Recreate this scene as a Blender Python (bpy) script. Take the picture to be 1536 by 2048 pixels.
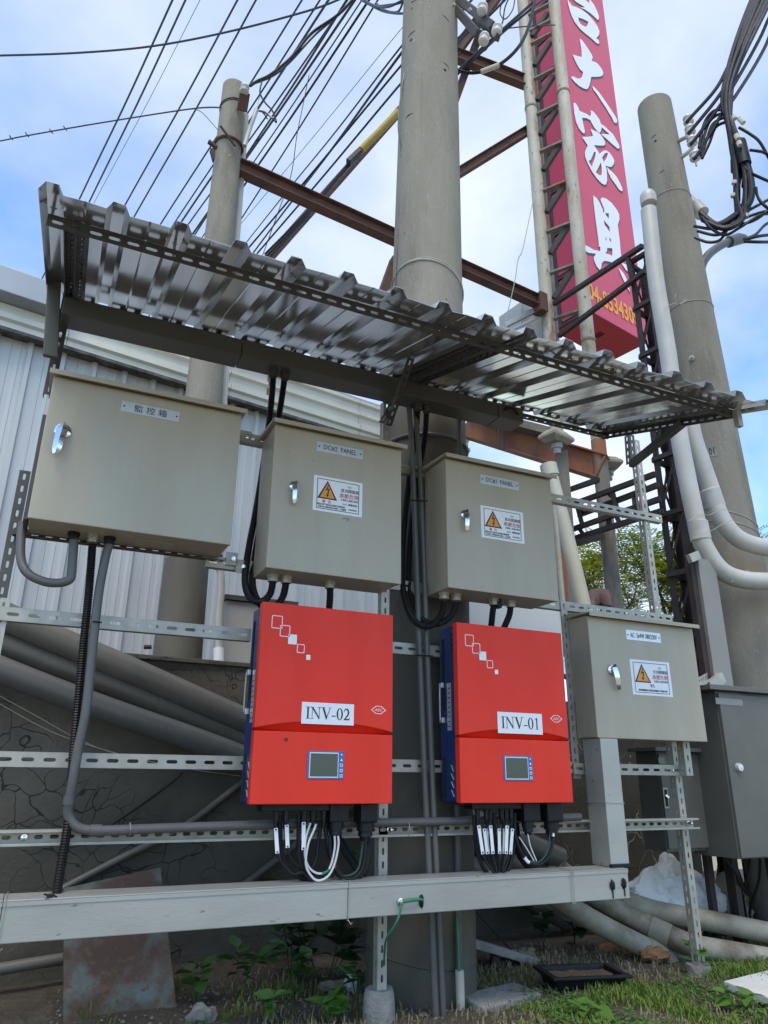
import bpy, bmesh, math, random
from mathutils import Vector as V, Matrix, noise as mnoise
random.seed(7)
R = math.radians
scene = bpy.context.scene
col = scene.collection
for o in list(bpy.data.objects): bpy.data.objects.remove(o)

# ------------------------------------------------------------------ camera
# the camera stands at the world origin (eye level z = 0); the ground lies at about z = -0.88
F_PX, PITCH, YAW, ROLL = 1456.3, 0.3487, 0.43103, 0.01013
_f = V((math.sin(YAW)*math.cos(PITCH), math.cos(YAW)*math.cos(PITCH), math.sin(PITCH)))
_r = V((math.cos(YAW), -math.sin(YAW), 0)); _u = _r.cross(_f)
CR = _r*math.cos(ROLL) + _u*math.sin(ROLL); CU = _u*math.cos(ROLL) - _r*math.sin(ROLL)
cd = bpy.data.cameras.new('camera'); cam = bpy.data.objects.new('camera', cd); col.objects.link(cam)
cd.sensor_fit = 'VERTICAL'; cd.sensor_height = 36; cd.sensor_width = 27; cd.lens = F_PX/2048*36
cd.clip_start = 0.05; cd.clip_end = 3000
cam.matrix_world = Matrix((CR, CU, -_f)).transposed().to_4x4()
scene.camera = cam

# ------------------------------------------------------------------ sky, sun, exposure
SUN_AZ, SUN_EL = R(-150), R(63)          # behind and to the left of the camera, high, behind thin cloud
w = bpy.data.worlds.new('World'); scene.world = w; w.use_nodes = True
nt = w.node_tree; N = nt.nodes; L = nt.links
for n in list(N): N.remove(n)
out = N.new('ShaderNodeOutputWorld'); bg = N.new('ShaderNodeBackground')
sky = N.new('ShaderNodeTexSky'); sky.sky_type = 'NISHITA'; sky.sun_disc = False
sky.sun_elevation = SUN_EL; sky.sun_rotation = SUN_AZ; sky.air_density = 1.0; sky.dust_density = 0.6; sky.ozone_density = 1.5
tc = N.new('ShaderNodeTexCoord'); sep = N.new('ShaderNodeSeparateXYZ'); L.new(tc.outputs['Generated'], sep.inputs[0])
mx = N.new('ShaderNodeMath'); mx.operation = 'MAXIMUM'; mx.inputs[1].default_value = 0.0; L.new(sep.outputs['Z'], mx.inputs[0])
ad = N.new('ShaderNodeMath'); ad.operation = 'ADD'; ad.inputs[1].default_value = 0.35; L.new(mx.outputs[0], ad.inputs[0])
dv = N.new('ShaderNodeVectorMath'); dv.operation = 'DIVIDE'; L.new(tc.outputs['Generated'], dv.inputs[0]); L.new(ad.outputs[0], dv.inputs[1])
def wnoise(scale, detail, rough, dist, off):
    mp = N.new('ShaderNodeMapping'); mp.inputs['Location'].default_value = off; L.new(dv.outputs[0], mp.inputs[0])
    n = N.new('ShaderNodeTexNoise'); n.inputs['Scale'].default_value = scale; n.inputs['Detail'].default_value = detail
    n.inputs['Roughness'].default_value = rough; n.inputs['Distortion'].default_value = dist; L.new(mp.outputs[0], n.inputs['Vector']); return n
n1 = wnoise(1.9, 9, 0.52, 0.25, (3.1, 0.6, 0)); n2 = wnoise(0.8, 4, 0.5, 0.0, (7.3, 2.0, 0))
am = N.new('ShaderNodeMath'); am.operation = 'MULTIPLY_ADD'; am.inputs[1].default_value = 0.55; L.new(n1.outputs[0], am.inputs[0])
bm_ = N.new('ShaderNodeMath'); bm_.operation = 'MULTIPLY'; bm_.inputs[1].default_value = 0.45; L.new(n2.outputs[0], bm_.inputs[0]); L.new(bm_.outputs[0], am.inputs[2])
rp = N.new('ShaderNodeValToRGB'); L.new(am.outputs[0], rp.inputs[0])
rp.color_ramp.elements[0].position = 0.43; rp.color_ramp.elements[0].color = (0.02, 0.02, 0.02, 1)
rp.color_ramp.elements[1].position = 0.66; rp.color_ramp.elements[1].color = (0.82, 0.82, 0.82, 1)
mixc = N.new('ShaderNodeMix'); mixc.data_type = 'RGBA'; L.new(rp.outputs[0], mixc.inputs['Factor'])
skb = N.new('ShaderNodeMix'); skb.data_type = 'RGBA'; skb.blend_type = 'MULTIPLY'; skb.inputs['Factor'].default_value = 1.0
skb.inputs['B'].default_value = (1.05, 1.37, 1.56, 1); L.new(sky.outputs[0], skb.inputs['A'])
L.new(skb.outputs['Result'], mixc.inputs['A']); mixc.inputs['B'].default_value = (5.9, 6.0, 6.2, 1)
L.new(mixc.outputs['Result'], bg.inputs['Color']); bg.inputs['Strength'].default_value = 0.12
L.new(bg.outputs[0], out.inputs['Surface'])
sd = bpy.data.lights.new('sun', 'SUN'); sd.energy = 1.5; sd.angle = R(30); sd.color = (1.0, 0.87, 0.68)
sun = bpy.data.objects.new('sun', sd); col.objects.link(sun)
_s = V((math.sin(SUN_AZ)*math.cos(SUN_EL), math.cos(SUN_AZ)*math.cos(SUN_EL), math.sin(SUN_EL)))
sun.rotation_euler = _s.to_track_quat('Z', 'Y').to_euler(); sun.location = _s*30
scene.view_settings.view_transform = 'Standard'; scene.view_settings.look = 'None'
scene.view_settings.exposure = 0.85; scene.view_settings.gamma = 1.0

# ------------------------------------------------------------------ points from sight lines at a real depth
def ray(px, py): return (_f + CR*((px-768)/F_PX) - CU*((py-1024)/F_PX))
def P(px, py, Y): d = ray(px, py); return d*(Y/d.y)
def PX(px, py, X): d = ray(px, py); return d*(X/d.x)
def PZ(px, py, Z): d = ray(px, py); return d*(Z/d.z)
def PR(px, py, r): d = ray(px, py); return d*(r/math.hypot(d.x, d.y))
def PV(px, py, p, az):                   # vertical plane through p running at azimuth az
    a = R(az); n = V((math.cos(a), -math.sin(a), 0)); d = ray(px, py); return d*(n.dot(V((p[0], p[1], 0)))/n.dot(d))
UX, UY, UZ = V((1,0,0)), V((0,1,0)), V((0,0,1))
GZ = -0.88

# ------------------------------------------------------------------ materials
MATS = {}
def mat(name, c, rough=0.6, metal=0.0, c2=None, scale=8.0, amt=0.5, bump=0.0, bscale=60.0, c3=None, s3=2.0, t3=(0.55, 0.7), stretch=None, spec=0.5, rvar=0.0, crack=None, speck=None, transl=None):
    if name in MATS: return MATS[name]
    m = bpy.data.materials.new(name); m.use_nodes = True; MATS[name] = m
    nt = m.node_tree; N = nt.nodes; L = nt.links; b = N['Principled BSDF']
    b.inputs['Roughness'].default_value = rough; b.inputs['Metallic'].default_value = metal; b.inputs['Specular IOR Level'].default_value = spec
    tc = N.new('ShaderNodeTexCoord'); mp = N.new('ShaderNodeMapping'); L.new(tc.outputs['Object'], mp.inputs[0])
    oi = N.new('ShaderNodeObjectInfo'); sc = N.new('ShaderNodeVectorMath'); sc.operation = 'SCALE'; sc.inputs[0].default_value = (7.1, 3.7, 5.3)
    L.new(oi.outputs['Random'], sc.inputs['Scale']); L.new(sc.outputs[0], mp.inputs['Location'])
    if stretch: mp.inputs['Scale'].default_value = stretch
    def noise(s, d=6, r=0.6, src=mp.outputs[0]):
        n = N.new('ShaderNodeTexNoise'); n.inputs['Scale'].default_value = s; n.inputs['Detail'].default_value = d; n.inputs['Roughness'].default_value = r
        L.new(src, n.inputs['Vector']); return n
    def ramp(src, lo, hi, a=0.0, z=1.0):
        r = N.new('ShaderNodeMapRange'); r.inputs['From Min'].default_value = lo; r.inputs['From Max'].default_value = hi
        r.inputs['To Min'].default_value = a; r.inputs['To Max'].default_value = z; L.new(src, r.inputs['Value']); return r.outputs[0]
    def mix(fac, A, B):
        x = N.new('ShaderNodeMix'); x.data_type = 'RGBA'; L.new(fac, x.inputs['Factor'])
        for k, s in (('A', A), ('B', B)):
            if isinstance(s, tuple): x.inputs[k].default_value = (*s, 1)
            else: L.new(s, x.inputs[k])
        return x.outputs['Result']
    cur = c
    if c2 is None: c2 = tuple(v*0.78 for v in c)
    n = noise(scale); cur = mix(ramp(n.outputs[0], 0.35, 0.7, 0, amt), cur, c2)
    if c3: n3 = noise(s3, 8, 0.65); cur = mix(ramp(n3.outputs[0], *t3), cur, c3)
    hts = []
    if speck:
        ns = noise(speck[1], 2, 0.5); cur = mix(ramp(ns.outputs[0], speck[2], speck[2]+0.06), cur, speck[0])
    if crack:
        nd = noise(3.0, 3, 0.5); vm = N.new('ShaderNodeVectorMath'); vm.operation = 'MULTIPLY_ADD'; vm.inputs[1].default_value = (0.42,)*3
        L.new(nd.outputs['Color'], vm.inputs[0]); L.new(tc.outputs['Object'], vm.inputs[2])
        vo = N.new('ShaderNodeTexVoronoi'); vo.feature = 'DISTANCE_TO_EDGE'; vo.inputs['Scale'].default_value = crack[1]; L.new(vm.outputs[0], vo.inputs['Vector'])
        mk = noise(1.7, 4, 0.6); wd = ramp(mk.outputs[0], 0.46, 0.72, 0.0, crack[2])
        lt = N.new('ShaderNodeMath'); lt.operation = 'DIVIDE'; L.new(vo.outputs[0], lt.inputs[0]); ad = N.new('ShaderNodeMath'); ad.operation = 'ADD'; ad.inputs[1].default_value = 0.00005; L.new(wd, ad.inputs[0]); L.new(ad.outputs[0], lt.inputs[1])
        cf = ramp(lt.outputs[0], 0.6, 1.2, 1.0, 0.0); cur = mix(cf, cur, crack[0]); hts.append((cf, -crack[3]))
    L.new(cur, b.inputs['Base Color']) if not isinstance(cur, tuple) else None
    if rvar:
        nr = noise(scale*1.7); L.new(ramp(nr.outputs[0], 0.3, 0.7, max(0.02, rough-rvar), min(1, rough+rvar)), b.inputs['Roughness'])
    if bump or hts:
        bp = N.new('ShaderNodeBump'); bp.inputs['Strength'].default_value = 1.0; bp.inputs['Distance'].default_value = 1.0
        nb = noise(bscale, 5, 0.6); h = N.new('ShaderNodeMath'); h.operation = 'MULTIPLY'; h.inputs[1].default_value = bump; L.new(nb.outputs[0], h.inputs[0]); hv = h.outputs[0]
        for f_, k in hts:
            a_ = N.new('ShaderNodeMath'); a_.operation = 'MULTIPLY_ADD'; a_.inputs[1].default_value = k; L.new(f_, a_.inputs[0]); L.new(hv, a_.inputs[2]); hv = a_.outputs[0]
        L.new(hv, bp.inputs['Height']); L.new(bp.outputs[0], b.inputs['Normal'])
    if transl:
        tr = N.new('ShaderNodeBsdfTranslucent'); L.new(cur, tr.inputs['Color']); ms = N.new('ShaderNodeMixShader'); ms.inputs[0].default_value = transl
        L.new(b.outputs[0], ms.inputs[1]); L.new(tr.outputs[0], ms.inputs[2]); L.new(ms.outputs[0], N['Material Output'].inputs['Surface'])
    return m
mat('beige', (0.41, 0.355, 0.262), 0.42, c2=(0.355, 0.305, 0.225), scale=3, amt=0.7, bump=0.00035, bscale=260, rvar=0.1, speck=((0.2, 0.18, 0.14), 55, 0.735), c3=(0.40, 0.375, 0.30), s3=2.4, t3=(0.48, 0.8), stretch=(2.2, 2.2, 0.5))
mat('beige_side', (0.41, 0.355, 0.262), 0.42, c2=(0.355, 0.305, 0.225), scale=3, bump=0.0003, bscale=260)
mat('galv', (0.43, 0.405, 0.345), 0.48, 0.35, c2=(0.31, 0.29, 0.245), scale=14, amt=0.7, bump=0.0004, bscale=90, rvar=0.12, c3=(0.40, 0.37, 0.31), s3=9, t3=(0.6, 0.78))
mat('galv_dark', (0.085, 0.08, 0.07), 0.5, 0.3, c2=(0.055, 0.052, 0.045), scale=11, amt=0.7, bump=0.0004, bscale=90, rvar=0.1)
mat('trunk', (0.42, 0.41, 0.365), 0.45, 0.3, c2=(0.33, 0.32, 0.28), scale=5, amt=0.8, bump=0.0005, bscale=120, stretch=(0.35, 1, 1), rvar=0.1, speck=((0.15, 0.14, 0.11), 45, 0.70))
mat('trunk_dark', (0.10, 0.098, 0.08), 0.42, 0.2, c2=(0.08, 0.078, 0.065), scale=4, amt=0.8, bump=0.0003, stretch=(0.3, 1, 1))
mat('sheet', (0.70, 0.71, 0.72), 0.16, 0.93, c2=(0.60, 0.61, 0.62), scale=3, amt=0.7, bump=0.0003, bscale=5, stretch=(1, 0.3, 1), rvar=0.05)
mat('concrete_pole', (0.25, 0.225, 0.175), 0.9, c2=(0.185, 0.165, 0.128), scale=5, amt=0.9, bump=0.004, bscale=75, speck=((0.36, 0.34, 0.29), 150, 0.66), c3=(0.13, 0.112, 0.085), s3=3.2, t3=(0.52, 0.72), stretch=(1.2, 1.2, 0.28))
mat('pole_shade', (0.105, 0.091, 0.067), 0.8, c2=(0.07, 0.061, 0.046), scale=5, amt=0.9, bump=0.002, bscale=60, c3=(0.115, 0.105, 0.085), s3=3, t3=(0.55, 0.75), stretch=(1.2, 1.2, 0.28))
mat('pole_shade_mid', (0.13, 0.12, 0.095), 0.8, c2=(0.09, 0.083, 0.067), scale=5, amt=0.9, bump=0.003, bscale=70, c3=(0.17, 0.155, 0.125), s3=3, t3=(0.55, 0.75), stretch=(1.2, 1.2, 0.28))
mat('concrete_rough', (0.30, 0.29, 0.26), 0.95, c2=(0.18, 0.17, 0.15), scale=9, amt=0.9, bump=0.012, bscale=40)
mat('wall_concrete', (0.10, 0.089, 0.069), 0.92, c2=(0.062, 0.055, 0.043), scale=2.2, amt=0.9, bump=0.004, bscale=50, crack=((0.034, 0.03, 0.024), 8.5, 0.028, 0.02), c3=(0.125, 0.112, 0.088), s3=1.3, t3=(0.55, 0.72))
mat('wall_pale_crack', (0.078, 0.072, 0.056), 0.92, c2=(0.045, 0.042, 0.034), scale=2.2, amt=0.9, bump=0.004, bscale=50, crack=((0.36, 0.33, 0.25), 5.0, 0.02, -0.003), c3=(0.065, 0.06, 0.05), s3=1.3, t3=(0.55, 0.7))
mat('red_paint', (0.78, 0.036, 0.016), 0.45, c2=(0.71, 0.031, 0.014), scale=2.2, amt=0.9, bump=0.00025, bscale=240, spec=0.3, rvar=0.1, c3=(0.78, 0.052, 0.028), s3=1.7, t3=(0.50, 0.9), stretch=(2, 2, 0.6), speck=((0.5, 0.10, 0.07), 70, 0.755))
mat('red_dark', (0.30, 0.012, 0.010), 0.5)
mat('blue_paint', (0.010, 0.035, 0.13), 0.42, c2=(0.008, 0.028, 0.10), scale=5, bump=0.0002, bscale=200)
mat('lcd_blue', (0.03, 0.14, 0.42), 0.35)
mat('lcd', (0.075, 0.085, 0.065), 0.25, c2=(0.06, 0.07, 0.055), scale=20)
mat('lcd_mark', (0.09, 0.10, 0.085), 0.4)
mat('white_print', (0.80, 0.80, 0.80), 0.5, c2=(0.74, 0.74, 0.75), scale=12)
mat('black_print', (0.015, 0.015, 0.018), 0.5)
mat('red_print', (0.55, 0.02, 0.05), 0.5)
mat('green_print', (0.03, 0.13, 0.06), 0.5)
mat('orange_print', (0.75, 0.30, 0.03), 0.5)
mat('plate_metal', (0.66, 0.66, 0.66), 0.32, 0.55, c2=(0.55, 0.55, 0.55), scale=30)
mat('chrome', (0.75, 0.75, 0.76), 0.13, 1.0, c2=(0.55, 0.55, 0.56), scale=25, bump=0.0006, bscale=60)
mat('black_plastic', (0.008, 0.008, 0.009), 0.45, spec=0.3, c2=(0.014, 0.013, 0.013), scale=12, rvar=0.1)
mat('black_cable', (0.009, 0.009, 0.011), 0.5, spec=0.3, c2=(0.018, 0.017, 0.017), scale=16, rvar=0.1)
mat('wire_blue', (0.025, 0.032, 0.045), 0.5, c2=(0.035, 0.04, 0.045), scale=5)
mat('pvc_grey', (0.105, 0.102, 0.095), 0.45, c2=(0.08, 0.078, 0.072), scale=6, amt=0.7, bump=0.0003, c3=(0.14, 0.137, 0.128), s3=5, t3=(0.58, 0.75))
mat('pvc_big', (0.135, 0.127, 0.105), 0.45, c2=(0.095, 0.088, 0.072), scale=4, amt=0.9, bump=0.0006, bscale=20, c3=(0.115, 0.10, 0.075), s3=2.2, t3=(0.5, 0.66))
mat('pvc_light', (0.47, 0.455, 0.41), 0.45, c2=(0.38, 0.365, 0.325), scale=5, amt=0.8, bump=0.0012, bscale=9, c3=(0.33, 0.32, 0.29), s3=4, t3=(0.55, 0.75))
mat('pvc_mud', (0.30, 0.28, 0.22), 0.6, c2=(0.20, 0.18, 0.13), scale=5, amt=0.9, bump=0.001, bscale=20, c3=(0.13, 0.10, 0.065), s3=4, t3=(0.48, 0.66))
mat('pvc_cream', (0.50, 0.48, 0.38), 0.5, c2=(0.40, 0.37, 0.28), scale=6)
mat('white_cable', (0.62, 0.62, 0.60), 0.5)
mat('green_cable', (0.02, 0.20, 0.11), 0.45)
mat('green_dark', (0.012, 0.075, 0.045), 0.45)
mat('lamp_beige', (0.33, 0.30, 0.225), 0.6, c2=(0.22, 0.19, 0.13), scale=9, amt=0.9)
mat('red_tape', (0.5, 0.03, 0.03), 0.5)
mat('wall_sheet', (0.52, 0.52, 0.51), 0.5, 0.05, c2=(0.45, 0.45, 0.445), scale=1.5, amt=0.8, bump=0.0012, bscale=7, stretch=(2.0, 2.0, 0.25), c3=(0.39, 0.39, 0.375), s3=3, t3=(0.58, 0.76))
mat('cream_sheet', (0.62, 0.60, 0.52), 0.5, c2=(0.52, 0.49, 0.40), scale=2, amt=0.7, stretch=(1.5, 1.5, 0.3), bump=0.0008, bscale=9, c3=(0.30, 0.24, 0.15), s3=3.0, t3=(0.66, 0.8))
mat('flashing', (0.36, 0.38, 0.40), 0.5, 0.3, c2=(0.28, 0.30, 0.32), scale=3)
mat('eave_shade', (0.045, 0.042, 0.038), 0.9, c2=(0.16, 0.15, 0.13), scale=12, amt=0.9)  # near-black that paints the shade under the eave
mat('rust', (0.105, 0.052, 0.038), 0.8, 0.1, c2=(0.14, 0.065, 0.042), scale=9, amt=0.9, bump=0.002, bscale=60, c3=(0.06, 0.032, 0.025), s3=4, t3=(0.5, 0.65))
mat('rust_orange', (0.30, 0.115, 0.05), 0.75, 0.05, c2=(0.19, 0.075, 0.04), scale=7, amt=0.9, bump=0.002, bscale=70, c3=(0.12, 0.05, 0.03), s3=5, t3=(0.56, 0.7), stretch=(1, 1, 0.5))
mat('dark_steel', (0.030, 0.024, 0.023), 0.7, 0.2, c2=(0.055, 0.036, 0.03), scale=10, amt=0.9, bump=0.001)
mat('sign_pole', (0.46, 0.44, 0.36), 0.65, c2=(0.34, 0.28, 0.19), scale=7, amt=0.9, bump=0.0015, bscale=50, c3=(0.20, 0.10, 0.05), s3=3.4, t3=(0.56, 0.68), stretch=(1, 1, 0.35), speck=((0.12, 0.11, 0.09), 40, 0.66))
mat('sign_pole_rust', (0.24, 0.22, 0.18), 0.75, c2=(0.12, 0.10, 0.085), scale=14, amt=0.9, bump=0.002, bscale=60, c3=(0.36, 0.11, 0.04), s3=1.6, t3=(0.5, 0.56), stretch=(1, 1, 0.3))
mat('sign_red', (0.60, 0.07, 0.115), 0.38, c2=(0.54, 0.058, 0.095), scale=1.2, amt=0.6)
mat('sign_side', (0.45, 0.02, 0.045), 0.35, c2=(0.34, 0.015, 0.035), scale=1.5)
mat('sign_white', (0.78, 0.79, 0.82), 0.45, c2=(0.72, 0.73, 0.76), scale=2)
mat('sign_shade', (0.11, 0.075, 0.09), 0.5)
mat('sign_yellow', (0.82, 0.36, 0.03), 0.45)
mat('ceramic', (0.62, 0.61, 0.57), 0.25, c2=(0.45, 0.43, 0.38), scale=20)
mat('litter', (0.12, 0.10, 0.075), 0.95, c2=(0.22, 0.20, 0.165), scale=2.5, amt=1.0)
mat('cabinet_grey', (0.125, 0.12, 0.104), 0.5, 0.1, c2=(0.095, 0.091, 0.08), scale=4, amt=0.8, bump=0.0005, bscale=120, c3=(0.14, 0.125, 0.095), s3=2.5, t3=(0.6, 0.76))
mat('cabinet_column', (0.235, 0.23, 0.205), 0.5, 0.1, c2=(0.20, 0.195, 0.175), scale=3)
mat('rust_blue', (0.10, 0.15, 0.15), 0.7, c2=(0.13, 0.125, 0.085), scale=6, amt=0.9, bump=0.0015, bscale=50, c3=(0.065, 0.034, 0.022), s3=3.0, t3=(0.42, 0.56), speck=((0.10, 0.055, 0.03), 30, 0.60))
mat('soil', (0.085, 0.066, 0.045), 0.95, c2=(0.05, 0.038, 0.026), scale=6, amt=0.9, bump=0.03, bscale=24, c3=(0.15, 0.13, 0.095), s3=3, t3=(0.52, 0.7))
mat('yard', (0.40, 0.35, 0.26), 0.95, c2=(0.32, 0.28, 0.205), scale=2, amt=0.9, bump=0.01, bscale=30)
mat('dry_soil', (0.30, 0.16, 0.07), 0.95, c2=(0.20, 0.11, 0.05), scale=14, amt=0.9, bump=0.02, bscale=50)
mat('plastic_sack', (0.74, 0.73, 0.70), 0.35, c2=(0.60, 0.57, 0.52), scale=4, amt=0.9, bump=0.01, bscale=26, c3=(0.30, 0.25, 0.19), s3=2.8, t3=(0.48, 0.64))
mat('sack_brown', (0.20, 0.165, 0.12), 0.6, c2=(0.12, 0.10, 0.075), scale=5, amt=0.9, bump=0.01, bscale=25)
mat('foam', (0.62, 0.62, 0.58), 0.85, c2=(0.48, 0.47, 0.42), scale=8, bump=0.003)
mat('wood', (0.20, 0.17, 0.125), 0.85, c2=(0.11, 0.09, 0.065), scale=16, amt=0.9, bump=0.004, stretch=(0.15, 1, 1))
mat('rock', (0.26, 0.245, 0.215), 0.95, c2=(0.14, 0.13, 0.11), scale=12, amt=0.9, bump=0.012, bscale=40)
mat('cloth', (0.09, 0.05, 0.048), 0.85, c2=(0.16, 0.10, 0.09), scale=10, stretch=(4, 4, 1))
mat('leaf', (0.050, 0.115, 0.022), 0.5, c2=(0.03, 0.075, 0.015), scale=12, transl=0.25)
mat('leaf_bright', (0.105, 0.23, 0.028), 0.5, c2=(0.06, 0.15, 0.02), scale=12, transl=0.3)
mat('leaf_dark', (0.022, 0.055, 0.016), 0.5, c2=(0.014, 0.034, 0.011), scale=12, transl=0.2)
mat('tree_leaf', (0.30, 0.34, 0.025), 0.5, c2=(0.15, 0.21, 0.02), scale=0.9, amt=1.0, transl=0.4)
mat('grass', (0.17, 0.25, 0.03), 0.55, c2=(0.10, 0.165, 0.022), scale=3, amt=1.0, transl=0.3)
mat('grass_dry', (0.25, 0.20, 0.10), 0.7, c2=(0.16, 0.13, 0.07), scale=5, amt=1.0)
mat('bark', (0.075, 0.06, 0.045), 0.9, c2=(0.04, 0.033, 0.025), scale=8)
mat('yellow_sleeve', (0.40, 0.27, 0.03), 0.6, c2=(0.27, 0.17, 0.025), scale=8)
mat('hole', (0.012, 0.011, 0.010), 0.9)
mat('board_white', (0.66, 0.67, 0.67), 0.5, c2=(0.56, 0.57, 0.57), scale=3)
mat('panel_grey', (0.36, 0.36, 0.35), 0.6, c2=(0.28, 0.28, 0.27), scale=3)

# ------------------------------------------------------------------ mesh building
class MB:
    def __init__(s): s.v = []; s.f = []
    def add(s, vs, fs):
        k = len(s.v); s.v += [V(v) for v in vs]; s.f += [tuple(i+k for i in f) for f in fs]; return s
    def box(s, x0, x1, y0, y1, z0, z1):
        return s.obox(V(((x0+x1)/2, (y0+y1)/2, (z0+z1)/2)), UX*((x1-x0)/2), UY*((y1-y0)/2), UZ*((z1-z0)/2))
    def obox(s, c, a, b, d):
        vs = [c+a*i+b*j+d*k for i in (-1, 1) for j in (-1, 1) for k in (-1, 1)]
        fs = [(0,1,3,2), (4,6,7,5), (0,4,5,1), (2,3,7,6), (0,2,6,4), (1,5,7,3)]
        if a.cross(b).dot(d) < 0: fs = [f[::-1] for f in fs]
        return s.add(vs, fs)
    def bar(s, p, q, w, h, up=UZ):
        p, q = V(p), V(q); d = (q-p).normalized(); a = d.cross(up)
        if a.length < 1e-4: a = d.cross(UX)
        a.normalize(); b = a.cross(d).normalized()
        return s.obox((p+q)/2, (q-p)/2, a*(w/2), b*(h/2))
    def ibeam(s, p, q, w, h, t=0.012, up=UZ):
        p, q = V(p), V(q); d = (q-p).normalized(); a = d.cross(up).normalized(); b = a.cross(d)
        s.bar(p, q, t, h-2*t, up); o = b*(h/2-t/2); s.bar(p+o, q+o, w, t, up); s.bar(p-o, q-o, w, t, up); return s
    def angle(s, p, q, A, B, W, t=0.004):        # plain L section, flanges along unit vectors A and B
        p, q = V(p), V(q); d = q-p
        s.obox((p+q)/2+A*(W/2)+B*(t/2), d/2, A*(W/2), B*(t/2)); s.obox((p+q)/2+B*((W+t)/2)+A*(t/2), d/2, A*(t/2), B*((W-t)/2)); return s
    def tube(s, pts, r, seg=10, cap=True):
        pts = [V(p) for p in pts]; n = len(pts); rr = r if isinstance(r, (list, tuple)) else [r]*n
        t0 = (pts[1]-pts[0]).normalized(); ref = UZ if abs(t0.z) < 0.9 else UX
        nx = t0.cross(ref).normalized(); vs = []; fs = []
        for i in range(n):
            t = (pts[min(i+1, n-1)]-pts[max(i-1, 0)]).normalized()
            nx = (nx - t*nx.dot(t)).normalized(); ny = t.cross(nx)
            for k in range(seg):
                a = 2*math.pi*k/seg; vs.append(pts[i]+(nx*math.cos(a)+ny*math.sin(a))*rr[i])
        for i in range(n-1):
            for k in range(seg):
                k2 = (k+1) % seg; fs.append((i*seg+k, i*seg+k2, (i+1)*seg+k2, (i+1)*seg+k))
        if cap: fs.append(tuple(range(seg))[::-1]); fs.append(tuple((n-1)*seg+k for k in range(seg)))
        return s.add(vs, fs)
    def strip(s, p, q, B, nrm, W, t=0.003, pitch=0.05, sl=0.028, sw=0.0095, off=0.0):
        """slotted flat bar from p to q, width W along B, thickness t along nrm; the slots are real holes"""
        p, q = V(p), V(q); Lg = (q-p).length; D = (q-p).normalized(); n = max(1, round(Lg/pitch)); pt = Lg/n
        for i in range(n):
            o = p+D*(pt*i); h = []
            cx, cy = pt/2, W/2+off; a = sl/2-sw/2; b = sw/2
            for ang in (0, 60, 120, 180): pass
            for sx, a0 in ((1, -90), (-1, 90)):
                for k in range(4): an = R(a0+60*k); h.append((cx+sx*a+math.cos(an)*b, cy+math.sin(an)*b))
            ou = [(pt, 0), (pt, W*0.33), (pt, W*0.67), (pt, W), (0, W), (0, W*0.67), (0, W*0.33), (0, 0)]
            vs = []
            for z in (0, t):
                for (x, y) in ou+h: vs.append(o+D*x+B*y+nrm*z)
            fs = []
            for k in range(8):
                k2 = (k+1) % 8
                fs.append((16+k, 16+k2, 24+k2, 24+k)); fs.append((k2, k, 8+k, 8+k2)); fs.append((8+k, 24+k, 24+k2, 8+k2))
            fs.append((3, 4, 20, 19)); fs.append((7, 0, 16, 23))
            if i == 0: fs += [(4, 5, 21, 20), (5, 6, 22, 21), (6, 7, 23, 22)]
            if i == n-1: fs += [(0, 1, 17, 16), (1, 2, 18, 17), (2, 3, 19, 18)]
            if D.cross(B).dot(nrm) < 0: fs = [f[::-1] for f in fs]
            s.add(vs, fs)
        return s
    def sangle(s, p, q, A, B, W=0.04, t=0.003, pitch=0.05, **k):   # slotted L section
        p, q = V(p), V(q); s.strip(p, q, A, B, W, t, pitch, **k); s.strip(p+B*t, q+B*t, B, A, W-t, t, pitch, **k); return s
    def build(s, name, m, parent=None, smooth=False, bev=0.0, kind=None, label=None):
        me = bpy.data.meshes.new(name)
        lo = V((min(v.x for v in s.v), min(v.y for v in s.v), min(v.z for v in s.v))); hi = V((max(v.x for v in s.v), max(v.y for v in s.v), max(v.z for v in s.v)))
        c = V(((lo.x+hi.x)/2, (lo.y+hi.y)/2, lo.z))
        me.from_pydata([v-c for v in s.v], [], s.f)
        return link(me, name, c, m, parent, smooth, bev, kind, label)
WPOS = {}
def link(me, name, c, m, parent=None, smooth=False, bev=0.0, kind=None, label=None):
    if bev:
        b = bmesh.new(); b.from_mesh(me); bmesh.ops.remove_doubles(b, verts=b.verts, dist=1e-6)
        ed = [e for e in b.edges if len(e.link_faces) == 2 and e.calc_face_angle(0) > 0.6]
        bmesh.ops.bevel(b, geom=ed, offset=bev, segments=2, profile=0.6, affect='EDGES', clamp_overlap=True); b.to_mesh(me); b.free()
    me.materials.clear(); me.materials.append(MATS[m] if isinstance(m, str) else m)
    if smooth:
        me.shade_smooth() if hasattr(me, 'shade_smooth') else None
        try: me.set_sharp_from_angle(angle=R(40))
        except Exception: pass
    o = bpy.data.objects.new(name, me); col.objects.link(o)
    WPOS[o.name] = V(c); o.location = V(c)
    if parent: o.parent = parent; o.location = V(c)-WPOS[parent.name]
    if kind: o['kind'] = kind
    if label: o['label'] = label
    return o
def tag(o, label, cat, group=None):
    o['label'] = label; o['category'] = cat
    if group: o['group'] = group
    return o
def thing(name, label, cat, loc, group=None):
    o = bpy.data.objects.new(name, None); col.objects.link(o); o.empty_display_size = 0.1; o.location = V(loc); WPOS[o.name] = V(loc)
    return tag(o, label, cat, group)
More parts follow.
